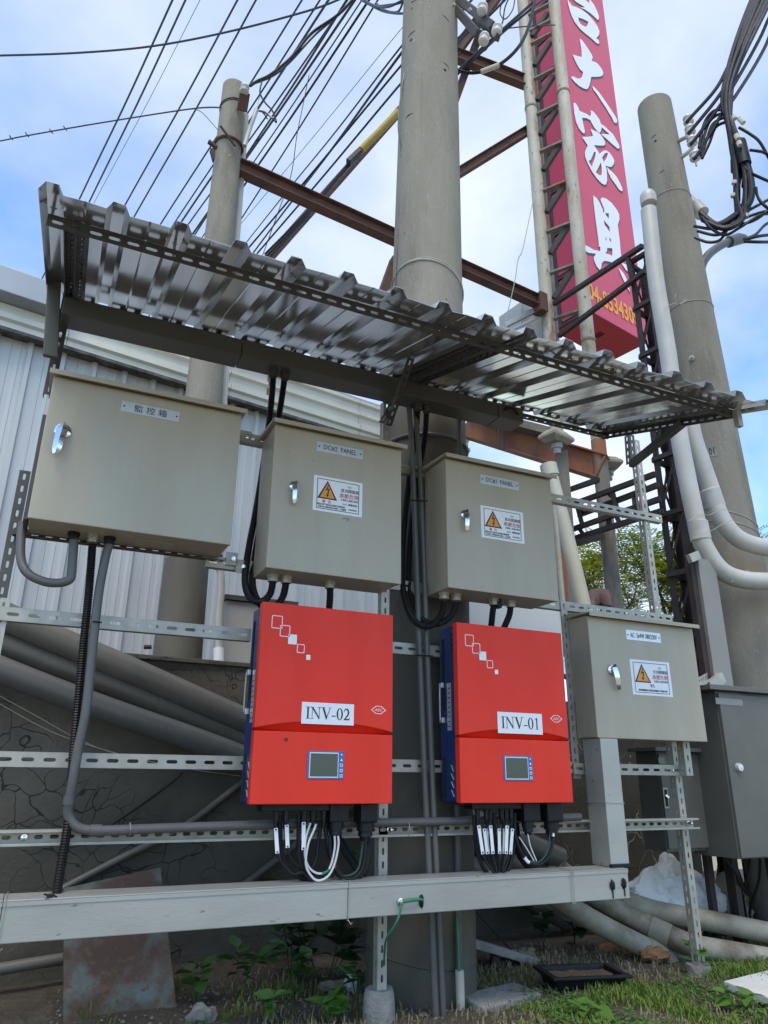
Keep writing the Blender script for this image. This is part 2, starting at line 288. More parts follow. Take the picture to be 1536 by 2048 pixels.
def smooth(pts, n=6):
    pts = [V(p) for p in pts]; o = []
    for i in range(len(pts)-1):
        p0, p1, p2, p3 = pts[max(i-1, 0)], pts[i], pts[i+1], pts[min(i+2, len(pts)-1)]
        for k in range(n):
            t = k/n; o.append(0.5*((2*p1)+(p2-p0)*t+(2*p0-5*p1+4*p2-p3)*t*t+(3*p1-p0-3*p2+p3)*t**3))
    return o+[pts[-1]]
def resample(pts, step):
    o = [pts[0]]; acc = 0
    for a, b in zip(pts, pts[1:]):
        l = (b-a).length; t = step-acc
        while t <= l: o.append(a.lerp(b, t/l)); t += step
        acc = l-(t-step)
    return o
def ribbed(pts, r, step=0.0045, seg=10):         # corrugated flexible conduit
    ps = resample(smooth(pts, 10), step); rr = [r*(1.0 if (i//1) % 2 else 0.82) for i in range(len(ps))]; return MB().tube(ps, rr, seg)
def lathe(c, ax, prof, seg=20):                  # prof: list of (distance along ax, radius)
    m = MB(); ax = V(ax).normalized(); ref = UZ if abs(ax.z) < 0.9 else UX; nx = ax.cross(ref).normalized(); ny = ax.cross(nx); vs = []; fs = []
    for h, r in prof:
        for k in range(seg): a = 2*math.pi*k/seg; vs.append(V(c)+ax*h+(nx*math.cos(a)+ny*math.sin(a))*max(r, 1e-4))
    n = len(prof)
    for i in range(n-1):
        for k in range(seg): k2 = (k+1) % seg; fs.append((i*seg+k, (i+1)*seg+k, (i+1)*seg+k2, i*seg+k2)[::-1])
    fs.append(tuple(range(seg))); fs.append(tuple((n-1)*seg+k for k in range(seg))[::-1])
    return m.add(vs, fs)
def flat(name, loops, o, u, v, m, parent, th=0.0006, label=None):
    """filled 2D outlines (holes allowed) laid on the plane o,u,v as a thin print"""
    cu = bpy.data.curves.new(name, 'CURVE'); cu.dimensions = '2D'; cu.fill_mode = 'BOTH'; cu.extrude = th/2
    for lp in loops:
        sp = cu.splines.new('POLY'); sp.points.add(len(lp)-1); sp.use_cyclic_u = True
        for i, (a, b) in enumerate(lp): sp.points[i].co = (a, b, 0, 1)
    return curve_to(cu, name, o, u, v, m, parent, None, None, label)
def text(name, body, o, u, v, width, height, m, parent, align=None, th=0.0006, bold=0.0):
    cu = bpy.data.curves.new(name, 'FONT'); cu.offset = bold; cu.body = body; cu.size = 1; cu.extrude = th/2; cu.resolution_u = 2
    return curve_to(cu, name, o, u, v, m, parent, width, height, None)
def curve_to(cu, name, o, u, v, m, parent, width, height, label):
    ob = bpy.data.objects.new('tmp', cu); col.objects.link(ob); bpy.context.view_layer.update()
    me = bpy.data.meshes.new_from_object(ob.evaluated_get(bpy.context.evaluated_depsgraph_get())); bpy.data.objects.remove(ob); bpy.data.curves.remove(cu)
    me.name = name; n = V(u).cross(V(v)).normalized()
    xs = [p.co.x for p in me.vertices]; ys = [p.co.y for p in me.vertices]; sx = sy = 1; x0 = y0 = 0
    if width: x0 = min(xs); y0 = min(ys); sx = width/(max(xs)-x0); sy = height/(max(ys)-y0) if height else sx
    c = V(o)
    for p in me.vertices: p.co = V(u)*((p.co.x-x0)*sx)+V(v)*((p.co.y-y0)*sy)+n*(p.co.z)
    return link(me, name, c, m, parent, label=label)
def sphereish(c, rx, ry, rz, seed, amp=0.25, fr=1.6, nu=18, nv=12):
    m = MB(); vs = []; fs = []
    for j in range(nv+1):
        th = math.pi*j/nv
        for i in range(nu):
            ph = 2*math.pi*i/nu; d = V((math.sin(th)*math.cos(ph), math.sin(th)*math.sin(ph), math.cos(th)))
            k = 1+amp*mnoise.fractal(d*fr+V((seed, seed*1.3, 0)), 1.0, 2.0, 4)
            vs.append(V(c)+V((d.x*rx, d.y*ry, d.z*rz))*k)
    for j in range(nv):
        for i in range(nu): i2 = (i+1) % nu; fs.append((j*nu+i, (j+1)*nu+i, (j+1)*nu+i2, j*nu+i2))
    return m.add(vs, fs)
# ------------------------------------------------------------------ ground
AZ = 80.0; DU = V((math.sin(R(AZ)), math.cos(R(AZ)), 0)); DN = V((DU.y, -DU.x, 0))   # along / out of the building (DN faces the camera)
def gz(x, y): return GZ + 0.05*mnoise.noise(V((x*0.9, y*0.9, 0))) + 0.018*mnoise.noise(V((x*4, y*4, 3))) + 0.03*max(0, min(1, (y-3.0)))
def grid(x0, x1, y0, y1, nx, ny, zf):
    m = MB(); vs = [V((x0+(x1-x0)*i/nx, y0+(y1-y0)*j/ny, 0)) for j in range(ny+1) for i in range(nx+1)]
    for p in vs: p.z = zf(p.x, p.y)
    return m.add(vs, [(j*(nx+1)+i, j*(nx+1)+i+1, (j+1)*(nx+1)+i+1, (j+1)*(nx+1)+i) for j in range(ny) for i in range(nx)])
ground_far = MB(); S = 1500
ground_far.add([(-S,-S,GZ-0.12), (S,-S,GZ-0.12), (S,S,GZ-0.12), (-S,S,GZ-0.12)], [(0,1,2,3)]).build('ground', 'yard', kind='structure')
def gz2(x, y):
    e = min(1, max(0, (y-0.2)/1.2))*min(1, max(0, (9.0-x)/1.0))*min(1, max(0, (x+3.5)/1.0))*min(1, max(0, (7-y)/1)); return (GZ-0.16)*(1-e)+gz(x, y)*e
grid(-4, 9.5, -0.2, 7.5, 130, 80, gz2).build('soil_bed', 'soil', kind='structure', smooth=True)

# ------------------------------------------------------------------ retaining wall
W0 = V((0.36, 3.95, 0)); WAZ = 86.0; WU = V((math.sin(R(WAZ)), math.cos(R(WAZ)), 0)); WN_ = V((WU.y, -WU.x, 0))
def wl(s, n, z): return W0+WU*s+WN_*n+UZ*z      # s along the wall, n towards the camera
wall = thing('concrete_wall', 'low dark cracked concrete wall behind the frame and inverters', 'wall', wl(1, 0, GZ))
def wallseg(name, s0, s1, m, parent, top):
    b = MB(); nx, nz = int((s1-s0)/0.06), 24; vs = []; fs = []
    for j in range(nz+1):
        for i in range(nx+1):
            s = s0+(s1-s0)*i/nx; z = GZ-0.15+(top-GZ+0.15)*j/nz
            vs.append(wl(s, 0.012*mnoise.noise(V((s*1.6, z*1.6, 1.5)))+0.004*mnoise.noise(V((s*9, z*9, 4))), z+(0.006*mnoise.noise(V((s*7, 0, 9))) if j == nz else 0)))
    fs = [(j*(nx+1)+i, j*(nx+1)+i+1, (j+1)*(nx+1)+i+1, (j+1)*(nx+1)+i) for j in range(nz) for i in range(nx)]
    k = len(vs); vs += [wl(s0+(s1-s0)*i/nx, -0.15, top) for i in range(nx+1)]
    fs += [(nz*(nx+1)+i, nz*(nx+1)+i+1, k+i+1, k+i) for i in range(nx)]
    vs += [wl(s0, -0.15, GZ-0.15), wl(s1, -0.15, GZ-0.15)]; e = len(vs)
    fs += [tuple([nz*(nx+1), k, e-2]+[0]+[j*(nx+1) for j in range(1, nz)]), tuple([k+nx, nz*(nx+1)+nx]+[j*(nx+1)+nx for j in range(nz-1, -1, -1)]+[e-1]), (k, k+nx, e-1, e-2)]
    return b.add(vs, fs).build(name, m, parent, smooth=True)
wallseg('wall_section', -3.0, 1.75, 'wall_concrete', wall, 0.555)
wallseg('wall_section', 1.765, 4.12, 'wall_pale_crack', wall, 0.50).__setitem__('label', 'concrete wall section with pale crack lines')
MB().obox(wl(-0.3, -0.07, 0.568), WU*2.0, WN_*0.09, UZ*0.012).build('coping', 'wall_concrete', wall, bev=0.004)

# ------------------------------------------------------------------ sheet metal building
B0 = V((0, 5.0, 0))
def bl(s, n, z): return B0+DU*s+DN*n+UZ*z
SE = (P(975, 870, 5.6)-B0).dot(DU); SE = 3.55
bld = thing('sheet_metal_building', 'white corrugated metal building with cream fascia behind the left concrete pole', 'building', bl(0, -1, GZ))
WN = -0.09                                      # the wall stands back under the eave
def corr(s0, n, pitch, z0, z1, name, m, d=0.028, w=0.022, ww=0.05):
    pr = []
    for k in range(n):
        a = s0+k*pitch
        pr += [(a, 0), (a+pitch*0.33, 0), (a+pitch*0.34, 0.004), (a+pitch*0.36, 0), (a+pitch*0.6-0.02, 0), (a+pitch*0.62, 0.004), (a+pitch*0.64, 0), (a+pitch-ww, 0), (a+pitch-ww+0.012, d), (a+pitch-0.012, d)]
    pr.append((s0+n*pitch, 0)); b = MB(); vs = []
    for z in (z0, z1): vs += [bl(s, WN+h, z) for s, h in pr]
    vs += [v-DN*0.002 for v in vs]; q = len(pr)
    fs = [(i, i+1, q+i+1, q+i) for i in range(q-1)]+[(2*q+i+1, 2*q+i, 3*q+i, 3*q+i+1) for i in range(q-1)]+[(q+i, q+i+1, 3*q+i+1, 3*q+i) for i in range(q-1)]+[(i+1, i, 2*q+i, 2*q+i+1) for i in range(q-1)]
    return b.add(vs, fs).build(name, m, bld)
for k in range(-5, 4): corr(k*0.86+0.05, 4, 0.215, GZ-0.1, 3.05, 'wall_panel', 'wall_sheet')
# eave: soffit and strip coloured dark as the shadow gap, horizontally ribbed cream fascia, grey flashing and gutter lip
def hprof(s0, s1, pr, name, m, th=0.003):
    b = MB(); q = len(pr); vs = []
    for s in (s0, s1): vs += [bl(s, n, z) for n, z in pr]
    for s in (s0, s1): vs += [bl(s, n-th, z) for n, z in pr]
    fs = [(i, q+i, q+i+1, i+1) for i in range(q-1)]+[(2*q+i, 2*q+i+1, 3*q+i+1, 3*q+i) for i in range(q-1)]
    fs += [(i, i+1, 2*q+i+1, 2*q+i) for i in range(q-1)]+[(q+i+1, q+i, 3*q+i, 3*q+i+1) for i in range(q-1)]+[(q-1, 2*q-1, 4*q-1, 3*q-1), (q, 0, 2*q, 3*q)]
    return b.add(vs, fs).build(name, m, bld)
FZ = 2.92
fp = [(0.02, FZ-0.10), (0.02, FZ-0.055), (0.045, FZ-0.04), (0.045, FZ+0.0), (0.0, FZ+0.02), (0.0, FZ+0.09), (0.03, FZ+0.105), (0.03, FZ+0.135), (0.0, FZ+0.15), (0.0, FZ+0.21), (0.03, FZ+0.225), (0.03, FZ+0.255), (0.0, FZ+0.27)]
for s0, s1 in ((-0.2, 1.02), (1.024, 2.25), (2.254, SE)): hprof(s0, s1, fp, 'fascia_panel', 'cream_sheet')
fq = [(0.02, FZ-0.10), (0.02, FZ-0.055), (0.045, FZ-0.04), (0.045, FZ+0.0), (0.0, FZ+0.02), (0.0, FZ+0.09)]
hprof(-4.5, -0.204, fq, 'fascia_panel', 'cream_sheet')
MB().obox(bl(-2.35, 0.05, FZ+0.19), DU*2.15, DN*0.09, UZ*0.095).build('gutter', 'flashing', bld, bev=0.006)
MB().obox(bl((SE-4.5)/2, -0.045, FZ-0.105), DU*((SE+4.5)/2), DN*0.06, UZ*0.004).build('soffit', 'eave_shade', bld)
MB().obox(bl((SE-4.5)/2, 0.018, FZ-0.112), DU*((SE+4.5)/2), DN*0.012, UZ*0.012).build('eave_shade_strip', 'eave_shade', bld)  # dark strip painting the shadow line below the fascia
rf = MB(); rf.add([bl(-4.5, 0.0, FZ+0.29), bl(SE, 0.0, FZ+0.29), bl(SE, -6, FZ+0.75), bl(-4.5, -6, FZ+0.75), bl(-4.5, 0.0, FZ+0.27), bl(SE, 0.0, FZ+0.27), bl(SE, -6, FZ+0.73), bl(-4.5, -6, FZ+0.73)], [(0,1,2,3), (4,7,6,5), (0,4,5,1), (1,5,6,2), (2,6,7,3), (3,7,4,0)]).build('roof', 'flashing', bld)
MB().add([bl(SE, WN, GZ), bl(SE, -6, GZ), bl(SE, -6, FZ+0.7), bl(SE, WN, FZ+0.2)]+[bl(SE-0.02, WN, GZ), bl(SE-0.02, -6, GZ), bl(SE-0.02, -6, FZ+0.7), bl(SE-0.02, WN, FZ+0.2)], [(0,1,2,3), (7,6,5,4), (0,4,5,1), (1,5,6,2), (2,6,7,3), (3,7,4,0)]).build('end_wall', 'wall_sheet', bld)
for n_, z_, h_, w_ in ((0.0312, FZ+0.12, 0.016, 0.012), (0.001, FZ+0.055, 0.034, 0.009), (0.046, FZ-0.02, 0.02, 0.006), (0.001, FZ+0.18, 0.03, 0.010)): MB().obox(bl(1.36, n_, z_), DU*w_, DN*0.0008, UZ*h_).build('rust_streak', 'rust_orange', bld)
# grey vent box on the roof edge, seen above the canopy
vb = thing('roof_vent_box', 'small grey metal box on the building roof beside the sign pole', 'vent', PR(1040, 690, 6.3))
c = PR(1045, 655, 6.3); MB().obox(c-UZ*0.22, DU*0.17, DN*0.15, UZ*0.36).build('housing', 'panel_grey', vb, bev=0.006)
MB().bar(PR(1012, 650, 6.0), PR(1078, 617, 6.0), 0.03, 0.05).build('edge_trim', 'flashing', vb)
MB().bar(PR(1015, 664, 6.05), PR(1078, 633, 6.05), 0.02, 0.025).build('edge_trim', 'board_white', vb)

# things on or behind the wall
gb = thing('grey_metal_cabinet', 'pale grey metal cabinet standing on the wall left of INV-02', 'cabinet', P(475, 1338, 4.12))
a = P(452, 1200, 4.12); b_ = P(525, 1340, 4.12)
MB().box(a.x, a.x+0.42, 4.12, 4.3, 0.50, a.z).build('body', 'panel_grey', gb, bev=0.006); MB().box(a.x-0.01, a.x+0.43, 4.10, 4.31, a.z+0.003, a.z+0.03).build('top_edge', 'galv_dark', gb)
wb = MB(); p0 = P(918, 1195, 3.62); p1 = P(1118, 1203, 3.62); wb.obox((p0+p1)/2-UZ*0.2, UX*((p1.x-p0.x)/2), UY*0.006, UZ*0.22)
tag(wb.build('white_board', 'board_white', bev=0.002), 'white sheet board standing behind the top of INV-01', 'board')

# ------------------------------------------------------------------ concrete utility poles
def pole(name, label, base, top, r0, r1, m='concrete_pole'):
    t = thing(name, label, 'pole', base, 'concrete utility poles'); n = 14
    ps = [V(base).lerp(V(top), i/n) for i in range(n+1)]; rr = [r0+(r1-r0)*i/n for i in range(n+1)]
    ps += [V(top)+UZ*0.015, V(top)+UZ*0.02]; rr += [r1-0.02, 0.004]
    MB().tube(ps, rr, 40).build('shaft', m, t, smooth=True); return t
def on_pole(base, top, r0, r1, px, py):      # the first point of the pole surface along a sight line
    d = ray(px, py).normalized(); ax = (V(top)-V(base)); h = ax.length; ax.normalize(); t = 0.5
    best = (9, None)
    while t < 12:
        q = d*t; k = (q-V(base)).dot(ax); rad = r0+(r1-r0)*k/h; nv = q-V(base)-ax*k; e = nv.length-rad
        if e < 0: return q, nv.normalized()
        if e < best[0]: best = (e, (q-nv.normalized()*e, nv.normalized()))
        t += 0.004
    return best[1]
MP = (V((1.70, 3.28, GZ-0.3)), V((1.905, 3.28, 8.5)), 0.245, 0.17)
mp = pole('concrete_utility_pole', 'thick concrete utility pole rising through the middle behind the canopy', *MP[:2], *MP[2:])
def sleeve(pole_, spec, z0, z1, m='pole_shade'):  # thin shell that puts the shade low on a pole into darker colour
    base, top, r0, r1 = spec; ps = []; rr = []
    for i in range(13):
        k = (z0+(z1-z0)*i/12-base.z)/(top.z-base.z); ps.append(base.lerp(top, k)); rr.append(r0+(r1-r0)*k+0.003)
    return MB().tube(ps, rr, 40).build('lower_shade_shell', m, pole_, smooth=True)
sleeve(mp, MP, GZ-0.1, 1.93)  # main pole's shade below the canopy, painted as a darker shell
def seam(pole_, spec, px0, py0, px1, py1):
    q = [on_pole(*spec, px0+(px1-px0)*i/12, py0+(py1-py0)*i/12) for i in range(13)]; MB().tube([h_[0]-h_[1]*0.0015 for h_ in q], 0.003, 6).build('mould_seam', 'concrete_pole', pole_)
seam(mp, MP, 846, 0, 838, 600)
def hole(pole_, spec, px, py, r=0.012):
    h = on_pole(*spec, px, py)
    if h: lathe(h[0]-h[1]*0.012, h[1], [(0, r), (0.0125, r), (0.013, r*0.2)], 10).build('bolt_hole', 'hole', pole_)
def slot(pole_, spec, a, b, m_):
    ps = []
    for k in range(9):
        t = k/8; x = a[0]*(1-t)**2+2*m_[0]*t*(1-t)+b[0]*t*t; y = a[1]*(1-t)**2+2*m_[1]*t*(1-t)+b[1]*t*t
        h = on_pole(*spec, x, y)
        if h: ps.append(h[0]-h[1]*0.001)
    if len(ps) > 2: MB().tube(ps, [0.001+0.004*math.sin(math.pi*i/(len(ps)-1)) for i in range(len(ps))], 6).build('step_slot', 'hole', pole_)
for x, y in ((823, 18), (890, 48), (822, 80), (890, 140), (816, 245), (891, 388), (892, 598), (890, 890), (808, 468)): hole(mp, MP, x, y)
for a, b, c in (((820, 8), (835, 0), (826, 2)), ((882, 28), (900, 48), (893, 34)), ((814, 80), (833, 60), (820, 66)), ((882, 122), (900, 140), (893, 128)), ((810, 240), (828, 226), (816, 228))): slot(mp, MP, a, b, c)
def band(pole_, spec, pts, r, m, name='band'):
    # ring round the pole in a tilted plane through three visible points
    base, top, r0, r1 = spec; ax = (top-base).normalized(); h = (top-base).length
    hs = [on_pole(*spec, *p) for p in pts]; q = [h_[0] for h_ in hs]
    n = (q[1]-q[0]).cross(q[2]-q[0]).normalized()
    if n.dot(ax) < 0: n = -n
    if n.dot(ax) < 0.8: n = ax
    ps = []; e1 = ax.cross(UY).normalized(); e2 = ax.cross(e1)
    c0 = sum(q, V())/3
    for k in range(49):
        a = 2*math.pi*k/48; dr = e1*math.cos(a)+e2*math.sin(a); kk = (c0-base).dot(ax)
        for _ in range(3):
            rad = r0+(r1-r0)*kk/h+r*0.6; p = base+ax*kk+dr*rad; kk -= (p-c0).dot(n)/ax.dot(n)
        ps.append(base+ax*kk+dr*(r0+(r1-r0)*kk/h+r*0.6))
    return MB().tube(ps, r, 6, cap=False).build(name, m, pole_, smooth=True)
band(mp, MP, ((788, 558), (850, 520), (912, 552)), 0.006, 'galv', 'wire_band')
band(mp, MP, ((790, 553), (850, 516), (912, 547)), 0.004, 'galv', 'wire_band')
band(mp, MP, ((830, 865), (870, 860), (908, 895)), 0.012, 'galv_dark', 'steel_band')
band(mp, MP, ((800, 1925), (850, 1937), (915, 1940)), 0.004, 'galv_dark', 'wire_band')
for xs in ((788, 803, 797, 822, 806), (918, 917, 913, 914, 910)):
    q = [P(x, y, 3.27) for x, y in zip(xs, (600, 330, 230, 40, -60))]; MB().tube(smooth(q), 0.0045, 6).build('riser_wire', 'galv_dark', mp, smooth=True)
MB().tube([P(915, 460, 3.26), P(917, 640, 3.26)], 0.014, 8).build('riser_pipe', 'pvc_light', mp, smooth=True)
LP = (V((0.70, 4.3, GZ-0.3)), V((0.665, 4.3, 5.0)), 0.15, 0.088)
lp = pole('concrete_utility_pole', 'slim concrete utility pole at left with a ceramic insulator near its top', *LP[:2], *LP[2:])
sleeve(lp, LP, GZ-0.1, 1.2, 'pole_shade_mid'); MB().tube([P(492, 230, 4.36), P(477, 440, 4.36), P(450, 760, 4.36), P(447, 830, 4.36)], 0.022, 8).build('riser_pipe', 'pvc_light', lp, smooth=True)  # left pole's shaded foot painted in as a mid-tone shell
MB().bar(P(484, 222, 4.2), P(490, 185, 4.12), 0.03, 0.075, UX).build('insulator_arm', 'rust', lp, bev=0.004)
ins = lathe(P(489, 178, 4.10)-UX*0.0+UY*0.0-UZ*0.03, UZ, [(0, 0.015), (0.0, 0.032), (0.012, 0.036), (0.02, 0.026), (0.034, 0.024), (0.044, 0.036), (0.058, 0.032), (0.06, 0.012)], 16).build('insulator', 'ceramic', lp, smooth=True)
band(lp, LP, ((440, 270), (462, 282), (487, 300)), 0.012, 'rust', 'steel_band'); band(lp, LP, ((446, 203), (465, 196), (480, 200)), 0.004, 'dark_steel', 'wire_band'); band(lp, LP, ((446, 207), (465, 199), (480, 203)), 0.003, 'dark_steel', 'wire_band')
MB().bar(P(417, 283, 4.2), P(434, 296, 4.2), 0.03, 0.02).build('band_clamp', 'dark_steel', lp); MB().bar(P(424, 300, 4.3), P(430, 322, 4.3), 0.04, 0.03).build('band_clamp', 'dark_steel', lp)
MB().tube([P(441, 252, 4.18), P(470, 292, 4.18)], 0.009, 6).build('stay_rod', 'dark_steel', lp)
pc = thing('cable_conduit', 'small white conduit with loose cable ends beside the slim left pole top', 'conduit', P(492, 290, 4.2))
MB().tube([P(489, 292, 4.2), P(498, 262, 4.2), P(513, 220, 4.2)], 0.017, 10).build('pipe', 'pvc_light', pc, smooth=True)
for k, (x, y) in enumerate(((535, 238), (545, 236), (553, 246), (520, 192))): MB().tube(smooth([P(513, 221, 4.2), P((513+x)/2, (221+y)/2-6, 4.2), P(x, y, 4.18)], 5), 0.005, 6).build('cable_end', 'white_cable' if k % 2 else 'black_cable', pc)
MB().tube([P(288, 1294, 4.2), P(303, 1294, 4.2)], 0.012, 8).build('bolt', 'dark_steel', lp)
wp = thing('white_pvc_conduit', 'thin white pvc conduit curving up beside the left pole behind the monitor box', 'conduit', P(437, 1330, 4.05))
MB().tube(smooth([P(437, 1335, 4.05), P(438, 1240, 4.05), P(442, 1180, 4.05), P(440, 1140, 4.05), P(425, 1128, 4.05)]), 0.022, 12).build('pipe', 'pvc_light', wp, smooth=True)
MB().tube([P(437, 1330, 4.05), P(437.5, 1296, 4.05)], 0.03, 12).build('socket', 'white_print', wp, smooth=True)
RP = (V((4.33, 3.45, GZ-0.3)), V((4.22, 3.45, 5.68)), 0.235, 0.145)
rpo = pole('concrete_utility_pole', 'concrete utility pole at right carrying the thick cable bundle and grey pipes', *RP[:2], *RP[2:])
for x, y in ((1349, 506), (1366, 545), (1396, 543), (1412, 790), (1476, 1232), (1336, 426), (1311, 282), (1320, 350), (1380, 388)): hole(rpo, RP, x, y)
seam(rpo, RP, 1316, 210, 1402, 780)
for a, b, c in (((1302, 278), (1316, 268), (1308, 270)), ((1318, 350), (1330, 340), (1322, 342))): slot(rpo, RP, a, b, c)
band(rpo, RP, ((1322, 388), (1345, 376), (1365, 380)), 0.0035, 'galv', 'wire_band'); band(rpo, RP, ((1370, 607), (1390, 598), (1408, 600)), 0.0035, 'galv', 'wire_band')
band(rpo, RP, ((1465, 1025), (1480, 1030), (1494, 1036)), 0.003, 'galv', 'wire_band'); band(rpo, RP, ((1470, 1045), (1484, 1049), (1498, 1054)), 0.003, 'galv', 'wire_band')
h = on_pole(*RP, 1384, 717); lathe(h[0], h[1], [(0, 0.022), (0.012, 0.022), (0.013, 0.012), (0.03, 0.011), (0.031, 0.001)], 12).build('bolt', 'galv', rpo, smooth=True)
h = on_pole(*RP, 1424, 902); MB().obox(h[0], UZ*0.045, h[1].cross(UZ).normalized()*0.03, h[1]*0.004).build('number_plate', 'concrete_rough', rpo, bev=0.002)
h2 = h[1].cross(UZ).normalized(); text('lettering', '01', h[0]+h[1]*0.006+h2*0.02-UZ*0.03, -h2, UZ, 0.035, 0.055, 'hole', rpo)
# weatherhead conduit on the right pole
wc = thing('weatherhead_conduit', 'curved grey metal service conduit arching off the right pole', 'conduit', P(1441, 760, 3.5))
MB().tube(smooth([P(1441, 760, 3.5), P(1425, 690, 3.5), P(1408, 580, 3.5), P(1402, 540, 3.5), P(1415, 512, 3.48), P(1440, 492, 3.46), P(1462, 482, 3.44)]), 0.036, 14).build('pipe', 'pvc_grey', wc, smooth=True)
MB().tube([P(1458, 484, 3.44), P(1476, 478, 3.43), P(1488, 478, 3.42)], [0.05, 0.052, 0.04], 14).build('weatherhead', 'pvc_grey', wc, smooth=True)
for y in (578, 600, 730, 742): MB().bar(P(1404+(y-578)*0.2, y, 3.42), P(1416+(y-578)*0.2, y, 3.42), 0.015, 0.015).build('strap', 'galv', wc)

# ------------------------------------------------------------------ slotted support frame
fr = thing('support_frame', 'galvanised slotted steel angle frame carrying the boxes and inverters', 'frame', (1.38, 2.98, GZ))
def post(x, z0, z1, y=2.965, m='galv', sx=1, pitch=0.05): return MB().sangle((x-0.02*sx, y, z0), (x-0.02*sx, y, z1), UX*sx, UY, 0.04, pitch=pitch).build('post', m, fr)
post(-0.165, GZ-0.05, 0.60, m='galv'); post(-0.178, 0.605, 1.11, m='galv_dark', y=2.968); post(1.375, GZ+0.07, 1.78); post(2.39, 0.0, 0.86, sx=-1);  # left post's upper piece has its backlit shade put into a dark colour
p4 = MB(); p4.sangle((3.045, 2.985, GZ+0.0), (3.03, 2.985, 1.93), UX, UY, 0.042); p4.build('post', 'galv', fr)
def rail(x0, x1, z, y=2.955, h=0.045, m='galv', pitch=0.07, sl=0.042, sw=0.013, flip=1):
    b = MB(); b.strip((x0, y, z-h/2), (x1, y, z-h/2), UZ, UY, h, 0.0025, pitch, sl, sw)
    b.box(x0, x1, y, y+0.035, z-h/2-0.0028, z-h/2-0.0002); b.box(x0, x1, y, y+0.035, z+h/2+0.0002, z+h/2+0.0028); return b.build('rail', m, fr)
rail(-1.3, 0.76, 0.545); rail(0.92, 1.68, 0.545); rail(-1.3, 0.81, 0.045); rail(1.3, 1.66, 0.045); rail(2.36, 3.12, 0.045, 2.945); rail(2.19, 2.4, 0.05)
rail(0.55, 3.16, 1.435, 2.97, 0.042, pitch=0.06, sl=0.036, sw=0.012); rail(0.55, 3.14, 0.84, 2.97, 0.042, pitch=0.06, sl=0.036, sw=0.012)
c3 = MB(); z = -0.205                       # strut channel with its open side to the camera
c3.strip((-1.3, 2.965, z-0.0225), (3.1, 2.965, z-0.0225), UZ, UY, 0.045, 0.0025, 0.05, 0.03, 0.014); c3.box(-1.3, 3.1, 2.925, 2.965, z-0.025, z-0.0227); c3.box(-1.3, 3.1, 2.925, 2.965, z+0.0227, z+0.025); c3.box(-1.3, 3.1, 2.924, 2.9265, z+0.0165, z+0.0226); c3.box(-1.3, 3.1, 2.924, 2.9265, z-0.0226, z-0.0165); c3.build('strut_channel', 'galv', fr)
for x0 in (-0.18,): MB().sangle((x0, 2.985, 0.845), (0.62, 2.985, 0.845), UZ, -UY, 0.035, pitch=0.05).build('shelf_angle', 'galv_dark', fr)
MB().sangle((3.03, 2.90, 0.02), (3.03, 2.90, 0.19), UX, UY, 0.045, pitch=0.055).build('bracket', 'galv', fr)
for x, z, w_ in ((0.67, 1.435, 0.055), (0.655, 0.86, 0.05), (0.70, 0.83, 0.05), (1.53, 1.43, 0.05), (1.53, 0.83, 0.05), (2.24, 0.10, 0.03)):
    b = MB().box(x-w_/2, x+w_/2, 2.958, 2.962, z-0.028, z+0.028).build('mounting_tab', 'galv', fr, bev=0.001); lathe((x+0.008, 2.958, z), -UY, [(0, 0.011), (0.006, 0.011), (0.0065, 0.008), (0.012, 0.007), (0.0125, 0.001)], 8).build('bolt', 'chrome', b)
for x, z in ((0.03, -0.205), (1.30, -0.205), (1.40, -0.205), (3.06, -0.205), (3.06, 0.045), (2.98, 0.045)): lathe((x, 2.964, z), -UY, [(0, 0.011), (0.006, 0.011), (0.0065, 0.007), (0.03, 0.006), (0.031, 0.001)], 8).build('bolt', 'chrome', fr)
for (x, y_, zt, rr) in ((1.372, 2.98, -0.77, 0.06), (3.055, 3.0, GZ+0.055, 0.06)):
    f_ = lathe((x, y_, GZ-0.12), UZ, [(0, rr*1.05), (zt-GZ+0.05, rr*1.0), (zt-GZ+0.10, rr*0.97), (zt-GZ+0.12, rr*0.9), (zt-GZ+0.115, 0.02)], 22)
    for v in f_.v: v += V((1, 1, 0.5))*0.012*mnoise.noise(v*14)
    f_.build('concrete_footing', 'concrete_rough', fr, smooth=True)

